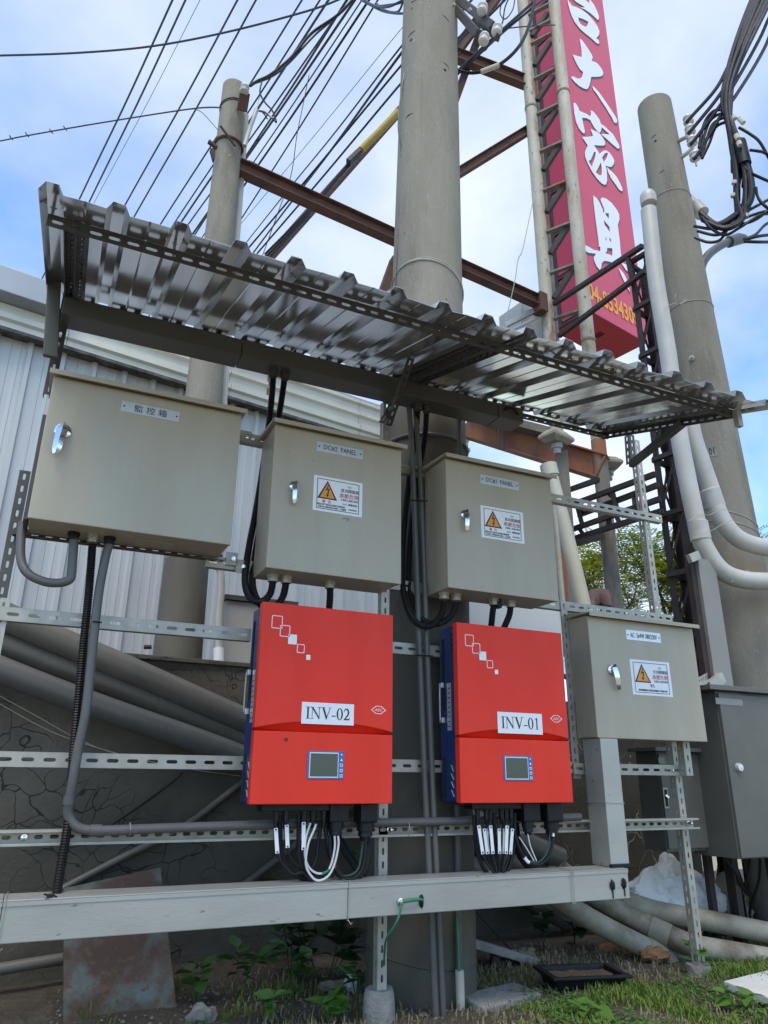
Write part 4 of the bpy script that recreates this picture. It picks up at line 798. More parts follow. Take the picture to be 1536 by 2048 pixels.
cab('outer white cable loop hanging under INV-02', [(632, 1648), (628, 1660), (616, 1690), (612, 1730), (625, 1755), (640, 1761), (658, 1750), (670, 1725), (677, 1690), (676, 1672)], 0.0042, 'white_cable', (), 2.80)
cab('inner white cable loop with green tape under INV-02', [(621, 1646), (612, 1675), (610, 1710), (618, 1735), (636, 1747), (655, 1742), (665, 1720), (670, 1690), (669, 1672)], 0.0042, 'white_cable', ((0.56, 0.66, 'green_cable'),), 2.81)
cab('black power cable loop with red tape at the right of INV-02', [(660, 1672), (662, 1715), (680, 1750), (705, 1757), (725, 1735), (731, 1690), (731, 1672)], 0.007, 'black_cable', ((0.20, 0.27, 'red_tape'),), 2.825)
cab('black cable loop with green earth core at the right of INV-02', [(655, 1672), (668, 1735), (690, 1752), (715, 1740), (724, 1700), (726, 1672)], 0.005, 'green_dark', (), 2.84)
cab('short twin black cable tucked behind the white loops', [(641, 1655), (636, 1690), (632, 1720), (622, 1742), (626, 1762)], 0.008, 'black_cable', (), 2.86)
for k, (x, xe, yb_) in enumerate(((955, 985, 1742), (966, 989, 1745), (973, 992, 1750), (979, 996, 1751), (996, 1000, 1752), (1007, 1003, 1751), (1012, 1006, 1747), (1023, 1009, 1742))):
    o_ = ('first', 'second', 'third', 'fourth', 'fifth', 'sixth', 'seventh', 'eighth')[k]
    cab('black tagged cable, %s from the left in the bunch under INV-01' % o_, [(x, 1642), (x+(xe-x)*0.08, 1690), (x+(xe-x)*0.55, 1722), (xe, yb_), (xe+6, yb_+6)], 0.0048, 'black_cable', ((0.08+0.02*(k % 3), 0.40, 'tag'),), 2.805+0.012*(k % 3))
for k, (l_, pts) in enumerate((('thick black cable dropping behind the tags at the left of INV-02', [(560, 1630), (562, 1690), (575, 1735), (600, 1755), (632, 1764)]), ('thick black cable bent behind the third tag of INV-02', [(598, 1630), (597, 1690), (600, 1730), (612, 1752), (634, 1766)]), ('thick black lead looping inside the white loops of INV-02', [(650, 1640), (655, 1690), (668, 1735), (690, 1760), (712, 1760), (728, 1740), (736, 1690)]), ('outermost black lead loop at the right of INV-02', [(666, 1672), (672, 1730), (695, 1764), (718, 1756), (735, 1725), (738, 1670)]), ('thick black cable hanging at the left of the INV-01 bunch', [(948, 1630), (952, 1690), (966, 1735), (986, 1756)]), ('thick black cable in the middle of the INV-01 bunch', [(988, 1625), (990, 1690), (994, 1730), (997, 1757)]), ('thick black cable hanging at the right of the INV-01 bunch', [(1030, 1625), (1028, 1690), (1018, 1735), (1004, 1757)]))):
    cab(l_, pts, 0.0085, 'black_cable', (), 2.85)
cab('black cable loop with white tape at the right of INV-01', [(1028, 1665), (1040, 1700), (1058, 1725), (1080, 1728), (1098, 1712), (1106, 1680), (1106, 1665)], 0.0065, 'black_cable', ((0.26, 0.34, 'white_print'), (0.90, 0.98, 'white_print')), 2.82)
cab('green earth cable loop at the right of INV-01', [(1060, 1722), (1075, 1725), (1090, 1712), (1098, 1690), (1099, 1668)], 0.004, 'green_dark', (), 2.83)
cab('thin white cable dropping from the INV-01 terminal box', [(1055, 1662), (1060, 1690), (1073, 1722)], 0.003, 'white_cable', (), 2.83)
cab('thin white cable slanting left of the INV-01 terminal box', [(1038, 1674), (1052, 1695), (1068, 1722)], 0.003, 'white_cable', (), 2.835)

# ------------------------------------------------------------------ flexible and rigid conduits
def flex(label, pts, r=0.016):
    ps = [P(x, y, Y) for x, y, Y in pts]; return tag(ribbed(ps, r).build('flexible_conduit', 'black_plastic'), label, 'conduit', 'black corrugated conduits')
zc = lambda px, Y=2.86: P(px, 740, Y)
flex('left of two black corrugated conduits dropping from trunking and looping into DC#2', [(547, 738, 2.86), (543, 800, 2.93), (531, 900, 2.99), (514, 1010, 3.0), (497, 1100, 2.98), (490, 1160, 2.94), (500, 1195, 2.9), (522, 1203, 2.87), (540, 1188, 2.86), (546, 1160, 2.86)])
flex('right of two black corrugated conduits dropping from trunking and looping into DC#2', [(571, 740, 2.86), (563, 800, 2.93), (546, 900, 3.0), (528, 1010, 3.0), (510, 1110, 2.99), (505, 1170, 2.95), (520, 1208, 2.91), (545, 1215, 2.88), (565, 1195, 2.86), (573, 1160, 2.86)])
flex('short black corrugated conduit from DC#2 into the top of INV-02', [(660, 1170, 2.86), (660, 1195, 2.86), (657, 1235, 2.86)])
flex('left black corrugated conduit hanging beside the grey pipes and looping into DC#1', [(836, 800, 2.86), (832, 860, 2.93), (818, 960, 3.0), (806, 1080, 3.0), (806, 1180, 2.97), (826, 1238, 2.92), (858, 1252, 2.88), (882, 1230, 2.86), (888, 1205, 2.86)])
flex('right black corrugated conduit hanging beside the grey pipes and looping into DC#1', [(853, 803, 2.86), (850, 870, 2.94), (834, 970, 3.01), (820, 1080, 3.01), (818, 1170, 2.98), (838, 1232, 2.93), (872, 1248, 2.88), (902, 1232, 2.86), (913, 1207, 2.86)])
flex('left short black corrugated conduit from DC#1 into INV-01', [(987, 1212, 2.86), (985, 1228, 2.86), (982, 1256, 2.86)])
flex('right short black corrugated conduit from DC#1 into INV-01', [(1021, 1215, 2.86), (1018, 1232, 2.86), (1006, 1260, 2.86)])
flex('long black corrugated conduit dropping from the monitoring box to the lower trunking', [(185, 1088, 2.87), (178, 1180, 2.88), (166, 1300, 2.89), (155, 1420, 2.90), (147, 1500, 2.905), (142, 1580, 2.905), (134, 1660, 2.90), (124, 1720, 2.88), (116, 1770, 2.86), (112, 1812, 2.84)], 0.0165)
flex('black corrugated conduit behind the cable loops of INV-02', [(672, 1668, 2.93), (690, 1700, 2.94), (715, 1738, 2.94), (735, 1772, 2.93)], 0.018)
flex('black corrugated conduit behind the cable bunch of INV-01', [(1028, 1610, 2.90), (1030, 1660, 2.92), (1040, 1705, 2.93), (1065, 1738, 2.92), (1095, 1752, 2.9)], 0.022)
for px, t_ in ((547, 0), (571, 0), (836, 0), (853, 0)):
    q = P(px, 738 if px < 700 else 800, 2.86); lathe((q.x, 2.86, 1.741), -UZ, [(0, 0.024), (0.014, 0.024), (0.0145, 0.02), (0.03, 0.02), (0.0305, 0.014)], 8).build('cable_gland', 'galv_dark', t1)
def pipe(label, pts, r, m='pvc_grey', name='rigid_conduit', couplings=(), n=8, group='grey rigid conduits', ends=()):
    ps = [P(x, y, Y) for x, y, Y in pts]; t = thing(name, label, 'pipe', min(ps, key=lambda p: p.z), group); sm = smooth(ps, n)
    MB().tube(sm, r, 16).build('pipe', m, t, smooth=True)
    for f in couplings:
        i = int(f*(len(sm)-1)); j = min(i+max(1, n//5), len(sm)-1)
        a, b = sm[i], sm[j]; d = (b-a).normalized(); MB().tube([a-d*r*0.2, a, a+d*r*2.4, a+d*r*2.6], [r*1.02, r*1.16, r*1.16, r*1.02], 16).build('coupling', m, t, smooth=True)
    return t
g1 = pipe('grey conduit from monitoring box bending to run right along the strut channel', [(219, 1088, 2.87), (211, 1115, 2.87), (197, 1190, 2.87), (185, 1300, 2.87), (172, 1420, 2.87), (156, 1500, 2.875), (146, 1560, 2.88), (139, 1600, 2.89), (137, 1630, 2.9), (152, 1653, 2.9), (185, 1661, 2.9), (260, 1659, 2.9), (420, 1653, 2.9), (640, 1647, 2.9), (870, 1643, 2.9), (1160, 1634, 2.9)], 0.0165)
for y0, y1, x0, x1 in ((1592, 1608, 138.5, 137),): MB().tube([P(x0, y0, 2.889), P(x1, y1, 2.892)], 0.0195, 16).build('coupling', 'pvc_grey', g1, smooth=True)
MB().tube([P(180, 1661, 2.9), P(202, 1661, 2.9)], 0.0195, 16).build('coupling', 'pvc_grey', g1, smooth=True)
for a, b in (((190, 1242, 2.87), (201, 1244, 2.87)),): MB().tube([P(186, 1243, 2.852), P(204, 1245, 2.852)], 0.003, 6).build('tie', 'black_plastic', g1)
for px in (260, 818): MB().tube([P(px, 1645, 2.882), P(px+2, 1660, 2.878), P(px-1, 1672, 2.90)], 0.0015, 5).build('wire_tie', 'galv', g1)
pipe('grey elbow conduit looping under the left end of the monitoring box', [(148, 1078, 2.87), (146, 1110, 2.87), (143, 1145, 2.87), (138, 1160, 2.87), (115, 1166, 2.87), (85, 1162, 2.87), (55, 1146, 2.88), (42, 1118, 2.9), (42, 1075, 2.92), (46, 1045, 2.93)], 0.0165)
e_ = P(146, 1135, 2.87); MB().tube([e_, P(143, 1166, 2.87)], 0.021, 14).build('x', 'pvc_grey') if False else None
for k, (dx, lab_) in enumerate(((0, 'left'), (15, 'right'))):
    g = pipe('%s of two grey conduits running from canopy trunking down to the ground' % lab_, [(816+dx*0.8, 796, 2.90), (824+dx*0.9, 900, 2.915), (830+dx, 1050, 2.925), (839+dx, 1300, 2.925), (847+dx, 1500, 2.925), (853+dx, 1640, 2.925), (861+dx, 1800, 2.925), (868+dx, 1960, 2.925), (874+dx, 2070, 2.925)], 0.0125 if k else 0.0135, n=5)
    if not k:
        for y, x in ((1310, 840), (1000, 829), (1650, 854)): MB().tube([P(x-9, y, 2.905), P(x+26, y+2, 2.905)], 0.0028, 6).build('tie', 'black_plastic', g)
pipe('thin grey conduit on the right flank of the main pole', [(914, 1610, 3.02), (916, 1740, 3.02), (917, 1850, 3.02), (918, 1950, 3.02)], 0.014)
pipe('slim grey conduit behind the DC#1 loops beside the main pole', [(918, 815, 2.98), (918, 870, 2.98), (920, 910, 2.98)], 0.012)
ws = thing('grounding_sleeve', 'muddy white sleeve over a green ground wire at the pole foot', 'pipe', P(920, 2030, 3.0)); MB().tube([P(919, 1940, 3.0), P(922, 2035, 3.0)], 0.018, 12).build('sleeve', 'pvc_cream', ws, smooth=True); MB().tube(smooth([P(913, 1835, 2.99), P(916, 1880, 2.99), P(918, 1945, 2.99)]), 0.005, 8).build('wire', 'green_cable', ws, smooth=True)
gw = thing('ground_wire', 'green ground wire bolted to the front of the lower trunking', 'cable', P(770, 1935, 2.8))
MB().tube(smooth([P(845, 1800, 2.752), P(835, 1799, 2.74), P(815, 1802, 2.738), P(806, 1803, 2.74)]), 0.006, 8).build('wire', 'green_cable', gw, smooth=True); MB().tube(smooth([P(801, 1806, 2.742), P(800, 1825, 2.742), P(790, 1850, 2.75), P(772, 1880, 2.8), P(768, 1930, 2.93)]), 0.004, 8).build('wire', 'green_cable', gw, smooth=True)
lathe(P(800, 1803, 2.754), -UY, [(0, 0.013), (0.006, 0.013), (0.0065, 0.008), (0.016, 0.007), (0.0165, 0.001)], 8).build('lug_bolt', 'chrome', gw); sphereish(P(843, 1802, 2.753), 0.009, 0.004, 0.022, 5.1, 0.5, 2.4).build('sealant', 'black_plastic', gw, smooth=True)

# ------------------------------------------------------------------ large pvc pipes along the wall
def wp(px, py, n): # on a plane parallel to the wall, n in front of it
    q = W0+WN_*n; return PV(px, py, q, WAZ)
def bigpipe(label, pts, r, m, rings=(), group='large pvc pipes by the wall'):
    t = thing('large_pvc_pipe', label, 'pipe', min(pts, key=lambda p: p.z), group); sm = smooth(pts, 6); MB().tube(sm, r, 24).build('pipe', m, t, smooth=True)
    for f in rings:
        i = int(f*(len(sm)-1)); a = sm[i]; d = (sm[min(i+1, len(sm)-1)]-sm[max(i-1, 0)]).normalized(); MB().tube([a-d*0.05, a-d*0.048, a+d*0.048, a+d*0.05], [r*0.99, r*1.07, r*1.07, r*0.99], 24).build('coupling', m, t, smooth=True)
    return t
bigpipe('top of three large grey pipes slanting down behind INV-02', [wp(-60, 1200, 0.13), wp(95, 1272, 0.13), wp(250, 1337, 0.13), wp(485, 1440, 0.13), wp(930, 1633, 0.16), wp(1120, 1718, 0.2)], 0.066, 'pvc_big')
bigpipe('middle of three large grey pipes slanting down behind INV-02', [wp(-60, 1262, 0.10), wp(100, 1325, 0.10), wp(250, 1380, 0.10), wp(485, 1478, 0.10), wp(930, 1678, 0.15), wp(1120, 1775, 0.2), wp(1240, 1850, 0.28), wp(1320, 1915, 0.3)], 0.056, 'pvc_big')
bigpipe('lowest of three large grey pipes slanting down behind INV-02', [wp(-60, 1315, 0.22), wp(100, 1378, 0.22), wp(250, 1432, 0.22), wp(485, 1515, 0.20), wp(800, 1650, 0.18), wp(940, 1732, 0.18), wp(1100, 1822, 0.22), wp(1270, 1912, 0.26)], 0.058, 'pvc_grey')
bigpipe('muddy brown-grey pipe slanting into the soil below the trunking end', [P(1060, 1762, 3.45), P(1180, 1838, 3.4), P(1290, 1895, 3.35), P(1390, 1945, 3.28), P(1440, 1972, 3.22)], 0.052, 'pvc_mud', (0.55,))
bigpipe('pale pipe with dark bend running out from under the trunking end to the right', [P(1120, 1740, 3.6), P(1215, 1808, 3.5), P(1275, 1840, 3.42), P(1330, 1868, 3.32), P(1390, 1892, 3.2), P(1460, 1905, 3.12), P(1580, 1925, 3.02), P(1700, 1940, 2.95), P(2300, 2010, 2.75)], 0.054, 'pvc_mud', (0.36,))
bigpipe('straight pale muddy pipe lying highest in front of the white sack', [P(1180, 1770, 3.6), P(1296, 1818, 3.42), P(1420, 1842, 3.26), P(1580, 1874, 3.12), P(1700, 1895, 3.04), P(2300, 1985, 2.85)], 0.053, 'pvc_mud')
bigpipe('short dark pipe low on the ground at the right edge under the pale pipes', [P(1330, 1905, 3.35), P(1420, 1925, 3.18), P(1500, 1935, 3.1), P(1600, 1950, 3.0)], 0.046, 'pvc_big')
bigpipe('thin grey pipe slanting up across the cracked wall at lower left', [wp(120, 1780, 0.03), wp(240, 1717, 0.03), wp(370, 1651, 0.03), wp(480, 1568, 0.03), wp(560, 1510, 0.03)], 0.017, 'pvc_big', group='thin pipes on the cracked wall')
bigpipe('thin grey pipe slanting up the wall below INV-02', [wp(440, 1800, 0.03), wp(490, 1768, 0.03), wp(600, 1682, 0.03), wp(680, 1620, 0.03)], 0.019, 'pvc_big', group='thin pipes on the cracked wall')
bigpipe('grey pipe stub at the lower left corner behind the rusty plate', [wp(-80, 1948, 0.1), wp(0, 1938, 0.1), wp(60, 1928, 0.1), wp(140, 1915, 0.1)], 0.024, 'pvc_big', group='thin pipes on the cracked wall')
for k, (lab_, pts) in enumerate((('dark cable running diagonally up the cracked wall from the conduit bend', [(60, 1668), (180, 1668), (260, 1625), (330, 1575), (365, 1545)]), ('thin pale string hanging across the wall left of INV-02', [(0, 1408), (100, 1462), (200, 1497), (330, 1530), (480, 1552)]), ('second thin pale string sagging lower across the wall left of INV-02', [(0, 1392), (80, 1436), (160, 1480), (250, 1512), (420, 1545)]), ('thin wire hanging below the trunking right of the main pole', [(945, 1815), (985, 1860), (1045, 1925)]))):
    tag(MB().tube(smooth([wp(x, y, 0.04 if k != 3 else 0.5) for x, y in pts]), (0.006, 0.002, 0.002, 0.004)[k], 6).build('wall_cable', ('black_cable', 'galv', 'galv', 'black_cable')[k]), lab_, 'cable', 'loose cables by the wall')

# big pale pipes on the right pole
def rightpipe(label, pts, r, rings, cap=False):
    ps = [P(*p) for p in pts]; t = thing('large_pvc_riser', label, 'pipe', ps[-1], 'large grey risers on the right pole'); sm = smooth(ps, 8); MB().tube(sm, r, 26).build('pipe', 'pvc_light', t, smooth=True)
    for (x0, y0, x1, y1, Y) in rings: a, b = P(x0, y0, Y), P(x1, y1, Y); d = (b-a).normalized(); MB().tube([a-d*0.006, a, b, b+d*0.006], [r*1.01, r*1.11, r*1.11, r*1.01], 26).build('socket', 'pvc_light', t, smooth=True)
    return t
r1 = rightpipe('left of two tall pale grey pipes strapped to the right pole, capped on top', [(1297, 420, 3.12), (1312, 560, 3.12), (1335, 700, 3.12), (1355, 850, 3.12), (1375, 960, 3.12), (1397, 1060, 3.12), (1415, 1105, 3.11), (1445, 1143, 3.09), (1490, 1160, 3.06), (1560, 1163, 3.02), (1640, 1163, 3.0), (1720, 1160, 3.15), (1716, 1165, 3.42)], 0.056, [(1395, 1045, 1402, 1080, 3.12)])
a = P(1297, 402, 3.12); lathe(a-UZ*0.03, UZ, [(0, 0.058), (0.05, 0.06), (0.085, 0.056), (0.11, 0.042), (0.125, 0.02), (0.128, 0.002)], 24).build('cap', 'pvc_light', r1, smooth=True)
r2 = rightpipe('right of two tall pale grey pipes strapped to the right pole, behind the canopy corner', [(1374, 800, 3.16), (1386, 870, 3.16), (1405, 930, 3.16), (1424, 985, 3.16), (1437, 1025, 3.15), (1458, 1060, 3.13), (1492, 1085, 3.10), (1560, 1100, 3.05), (1640, 1103, 3.04), (1700, 1100, 3.2), (1694, 1106, 3.45)], 0.056, [(1420, 980, 1432, 1015, 3.16)])
for k, pts in enumerate((((1377, 1042), (1400, 1030), (1418, 1030), (1440, 1020), (1456, 1020)), ((1385, 1075), (1425, 1060), (1445, 1048), (1466, 1040)), ((1462, 1165), (1480, 1150), (1497, 1140)))):
    MB().tube(smooth([P(x, y, 3.045) for x, y in pts]), 0.0018, 6).build('wire_tie', 'galv', r1)
MB().tube(smooth([P(1320, 625, 3.06), P(1335, 612, 3.055), P(1352, 606, 3.06), P(1362, 608, 3.08), P(1372, 600, 3.1)]), 0.0018, 6).build('wire_tie', 'galv', r1); MB().tube(smooth([P(1352, 588, 3.05), P(1350, 595, 3.05), P(1358, 607, 3.05), P(1366, 604, 3.06), P(1374, 598, 3.06), P(1366, 600, 3.06)]), 0.0016, 6).build('wire_tie', 'galv', r1)
el = thing('pvc_elbow', 'pale grey pvc elbow on the right pole with black cables entering it', 'pipe', P(1375, 400, 3.4)); MB().tube(smooth([P(1362, 392, 3.5), P(1376, 400, 3.45), P(1392, 414, 3.4)]), 0.05, 20).build('elbow', 'pvc_light', el, smooth=True); MB().tube([P(1389, 411, 3.41), P(1404, 427, 3.36)], 0.06, 20).build('socket', 'pvc_light', el, smooth=True)
# ------------------------------------------------------------------ grey cabinets at the right
cbA = thing('grey_steel_cabinet', 'large dark grey steel cabinet with round lock at the right edge', 'cabinet', (3.75, 3.1, -0.4))
x0 = 3.425; MB().box(x0, 4.35, 3.0, 3.3, -0.385, 0.468).build('body', 'cabinet_grey', cbA, bev=0.004); MB().box(x0+0.004, 4.34, 2.982, 2.9995, -0.378, 0.455).build('door', 'cabinet_grey', cbA, bev=0.003)
MB().box(x0-0.085, 4.38, 2.955, 3.32, 0.4695, 0.497).build('rain_hood', 'cabinet_grey', cbA, bev=0.003)
q = P(1476, 1535, 2.982); lathe(q, -UY, [(0, 0.024), (0.008, 0.024), (0.02, 0.019), (0.021, 0.001)], 18).build('lock', 'plate_metal', cbA, smooth=True)
a = P(1487, 1394, 2.982); text('lettering', 'AENPI(D)', V((a.x, 2.9812, a.z)), UX, UZ, 0.16, 0.026, 'black_print', cbA)
a, b = P(1432, 1408, 2.982), P(1484, 1399, 2.982); MB().box(a.x, b.x, 2.9808, 2.9818, a.z, b.z).build('faded_label', 'cabinet_column', cbA)
for x in (3.62, 3.95): MB().box(x, x+0.03, 3.25, 3.28, GZ-0.05, -0.386).build('leg', 'dark_steel', cbA); MB().box(x, x+0.04, 3.22, 3.26, GZ-0.05, -0.386).build('leg', 'dark_steel', cbA)
for k, (xa, xb) in enumerate(((1500, 1470), (1450, 1490), (1520, 1500))): MB().tube(smooth([P(xa, 1715, 3.15), P((xa+xb)/2+8, 1760, 3.2), P(xb, 1820, 3.3), P(xb+6, 1850, 3.3)]), 0.008, 8).build('cable', 'black_cable', cbA, smooth=True)
cbB = thing('grey_steel_cabinet', 'smaller dark grey cabinet with slot latch beneath the AC box', 'cabinet', (3.38, 3.3, -0.4))
a = P(1312, 1503, 3.2); b = P(1440, 1500, 3.2); MB().box(a.x, 3.60, 3.2, 3.36, -0.36, a.z).build('body', 'cabinet_grey', cbB, bev=0.004); MB().box(a.x+0.004, 3.585, 3.186, 3.1995, -0.345, a.z-0.012).build('door', 'cabinet_grey', cbB, bev=0.003)
MB().box(a.x-0.05, 3.61, 3.15, 3.37, a.z+0.001, a.z+0.022).build('rain_hood', 'cabinet_grey', cbB, bev=0.002)
q = P(1331, 1595, 3.186); lt = MB().box(q.x-0.016, q.x+0.016, 3.181, 3.1858, q.z-0.055, q.z+0.05).build('latch', 'galv', cbB, bev=0.002); MB().box(q.x-0.009, q.x+0.009, 3.1795, 3.1808, q.z-0.045, q.z+0.04).build('latch_slot', 'hole', lt); MB().bar(V((q.x-0.01, 3.175, q.z+0.012)), V((q.x+0.008, 3.172, q.z-0.0)), 0.012, 0.012).build('latch_lever', 'chrome', lt)
a2 = P(1316, 1515, 3.186); MB().box(a2.x, a2.x+0.045, 3.1848, 3.1858, a2.z-0.03, a2.z).build('faded_label', 'cabinet_column', cbB)
for x in (3.52,): MB().box(x, x+0.035, 3.30, 3.335, GZ-0.05, -0.361).build('leg', 'dark_steel', cbB)
pc2 = bigpipe('short blue-grey pipe showing between the AC box and the large grey cabinet', [P(1380, 1468, 3.4), P(1460, 1468, 3.4)], 0.05, 'pvc_grey', group='large pvc pipes by the wall')
gc = thing('grey_metal_riser', 'tall flat grey metal riser box in front of the right pole', 'trunking', P(1450, 1380, 3.08))
a, b, c, d = P(1392, 1115, 3.08), P(1441, 1115, 3.08), P(1480, 1385, 3.08), P(1437, 1385, 3.08); xm = (a.x+d.x)/2; xn = xm+0.145
MB().box(xm, xn, 3.08, 3.17, 0.498, a.z).build('duct', 'cabinet_column', gc, bev=0.003)
MB().angle(V((xm-0.045, 3.10, 0.48)), V((xm-0.045, 3.10, a.z+0.02)), UX, UY, 0.04).build('side_angle', 'dark_steel', gc)
for p, q in ((P(1378, 1118, 3.07), P(1396, 1110, 3.07)),): MB().bar(p, q, 0.03, 0.05, UZ).build('bracket', 'galv', gc); 
MB().sangle(P(1398, 1370, 3.0), P(1432, 1350, 3.2), UZ, UX, 0.04, pitch=0.05).build('bracket', 'galv', gc); MB().bar(P(1418, 1374, 3.05), P(1444, 1355, 3.07), 0.03, 0.06).build('bracket', 'galv', gc)
bx_ = MB().box(5.0, 5.8, 3.4, 3.75, GZ-0.1, 1.72); tag(bx_.build('beige_cabinet', 'pvc_cream', bev=0.01), 'beige metal cabinet showing behind the pipe bends at the right edge', 'cabinet')
rd = thing('red_barrier', 'small red and white plastic barrier seen behind the cabinet legs', 'barrier', P(1460, 1790, 4.6)); q = P(1462, 1768, 4.6)
MB().box(q.x-0.05, q.x+0.06, 4.6, 4.68, GZ, q.z+0.06).build('post', 'red_tape', rd, bev=0.01); MB().box(q.x-0.052, q.x+0.062, 4.595, 4.685, q.z+0.061, q.z+0.10).build('band', 'white_print', rd, bev=0.005); MB().box(q.x-0.052, q.x+0.062, 4.595, 4.599, q.z-0.05, q.z-0.02).build('band', 'white_print', rd)

# ------------------------------------------------------------------ sign tower
SAZ = 78.0; SU = V((math.sin(R(SAZ)), math.cos(R(SAZ)), 0)); SN = V((SU.y, -SU.x, 0))   # SN towards the camera
A0 = PR(1183, 622, 7.0); SP = (A0.x, A0.y)
def sp(px, py): q = PV(px, py, SP, SAZ); return ((q-A0).dot(SU), q.z)
SW = sp(1295, 690)[0]; SZ0 = A0.z; SZ1 = 12.0; SD = 0.52
sg = thing('shop_sign', 'tall red vertical shop sign with white brush characters and yellow phone number', 'sign', A0+SU*SW/2)
def sl(s, n, z): return V((A0.x, A0.y, 0))+SU*s+SN*n+UZ*z
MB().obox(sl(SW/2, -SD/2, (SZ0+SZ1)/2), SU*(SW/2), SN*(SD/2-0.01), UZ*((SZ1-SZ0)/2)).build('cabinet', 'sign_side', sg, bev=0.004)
MB().obox(sl(SW/2, -0.002, (SZ0+SZ1)/2), SU*(SW/2+0.008), SN*0.007, UZ*((SZ1-SZ0)/2+0.008)).build('face_panel', 'sign_red', sg, bev=0.003)
vent = [MB().obox(sl(SW*0.40+0.03*k, -SD*0.45, SZ0-0.001), SU*0.008, SN*0.05, UZ*0.003).build('vent_slot', 'hole', sg) for k in range(3)]
zs = [SZ0+0.02+0.62*k for k in range(13)]
for k, z in enumerate(zs[:-1]):
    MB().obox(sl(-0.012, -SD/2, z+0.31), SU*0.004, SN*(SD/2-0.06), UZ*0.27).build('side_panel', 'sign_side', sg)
for n in (-0.06, -SD+0.09): MB().obox(sl(-0.012, n, (SZ0+SZ1)/2), SU*0.012, SN*0.045, UZ*((SZ1-SZ0)/2)).build('side_frame', 'dark_steel', sg)
for z in zs: MB().obox(sl(-0.012, -SD/2, z), SU*0.011, SN*(SD/2-0.052), UZ*0.018).build('side_frame', 'dark_steel', sg)
def ZA(p): return [(1110+x/8.533, y/8.533) for x, y in p]
def ZB(p): return [(1130+x/10.243, 190+y/10.243) for x, y in p]
def ZC(p): return [(1150+x/6.025, 380+y/6.025) for x, y in p]
strokes = [
 [ZA([(270,-30),(340,40),(430,95),(500,140),(415,140),(500,175),(580,230),(650,290),(715,355),(733,345),(735,290),(700,190),(650,90),(575,-5),(575,70),(500,10),(470,-30)])],
 [ZA([(205,10),(240,60),(275,110),(350,135),(450,180),(550,260),(640,360),(710,460),(745,550),(740,600),(715,640),(690,660),(730,700),(742,745),(725,762),(690,745),(600,660),(510,590),(440,530),(400,490),(330,400),(275,290),(240,190),(210,70)]), ZA([(385,310),(460,335),(555,385),(540,440),(515,470),(480,460),(425,425),(390,370)])],
 [ZA([(415,675),(450,700),(500,770),(560,860),(610,940),(630,990),(612,1050),(690,1080),(740,1130),(790,1200),(810,1260),(795,1305),(740,1320),(660,1325),(605,1320),(590,1400),(570,1480),(535,1535),(480,1525),(400,1480),(320,1410),(270,1350),(265,1320),(310,1320),(360,1350),(410,1355),(450,1320),(465,1245),(410,1195),(360,1110),(310,1000),(292,945),(370,970),(445,985),(440,870),(425,770),(410,700)])],
 [ZA([(625,1480),(665,1510),(740,1590),(830,1720),(920,1850)])+ZB([(1010,440),(1050,530),(1045,580),(1020,592),(985,570),(940,470),(860,345),(830,290),(735,150),(640,0)])+ZA([(640,1540)])],
 [ZB([(165,170),(200,185),(250,260),(275,340),(350,370),(430,405),(500,455),(520,395),(510,330),(550,345),(620,420),(690,520),(718,605),(800,660),(900,760),(960,810),(1030,930),(1080,1020),(1100,1080),(1085,1115),(1050,1105),(950,1020),(830,910),(715,812),(900,820),(800,735),(735,675),(715,760),(690,790),(640,755),(570,660),(520,570),(505,535),(430,490),(330,480),(345,560),(370,680),(390,760),(380,805),(340,790),(270,700),(210,570),(175,390),(160,230)])],
 [ZB([(515,710),(560,735),(640,770),(695,808),(760,890),(800,970),(805,1030),(770,1050),(680,1050),(575,1040),(620,1110),(695,1225),(720,1190),(780,1150),(830,1150),(890,1190),(950,1270),(990,1350),(985,1420),(940,1480),(905,1490),(850,1470),(815,1460),(830,1520),(840,1640),(845,1760),(825,1840),(795,1855),(740,1830),(640,1730),(540,1590),(450,1420),(400,1290),(390,1180),(420,1110),(448,1050),(390,960),(340,890),(345,872),(450,872),(560,855),(540,800),(515,740)]), ZB([(740,1300),(790,1220),(830,1195),(860,1205),(840,1290),(780,1390)]), ZB([(610,1185),(575,1180),(545,1260),(510,1340),(470,1365),(490,1420),(545,1500),(545,1430),(580,1350),(605,1270)]), ZB([(715,1395),(680,1470),(625,1580),(615,1600),(680,1655),(720,1660),(740,1620),(735,1500)])],
 [ZB([(850,1490),(880,1530),(960,1600),(1040,1690),(1110,1820),(1155,1920),(1160,1975),(1140,1985),(1090,1950),(1000,1820),(920,1710),(905,1670),(860,1580)])],
 [ZC([(210,75),(250,105),(290,170),(320,235),(330,290),(345,265),(335,220),(305,150),(298,115),(320,98),(370,115),(430,165),(490,240),(520,300),(525,360),(505,425),(515,520),(530,640),(540,760),(552,845),(500,870),(460,890),(400,870),(340,860),(310,890),(305,950),(285,970),(250,930),(220,860),(215,820),(240,775),(150,765),(105,735),(92,665),(150,690),(220,730),(295,745),(292,690),(265,685),(280,670),(265,560),(240,380),(215,170)]), ZC([(350,285),(395,290),(400,360),(370,325)]), ZC([(335,370),(360,400),(405,455),(412,520),(375,470),(345,430)]), ZC([(352,570),(370,600),(365,635)]), ZC([(395,580),(420,600),(430,645),(410,620)]), ZC([(375,705),(437,710),(440,800),(390,780),(355,770),(375,740)])],
 [ZC([(515,945),(575,1010),(620,1100),(650,1240),(600,1150),(540,1020)])],
 [ZC([(545,882),(620,910),(700,960),(770,1010),(740,1085),(680,1030),(600,970)])]]
O0 = V((A0.x, A0.y, 0))+SN*0.006
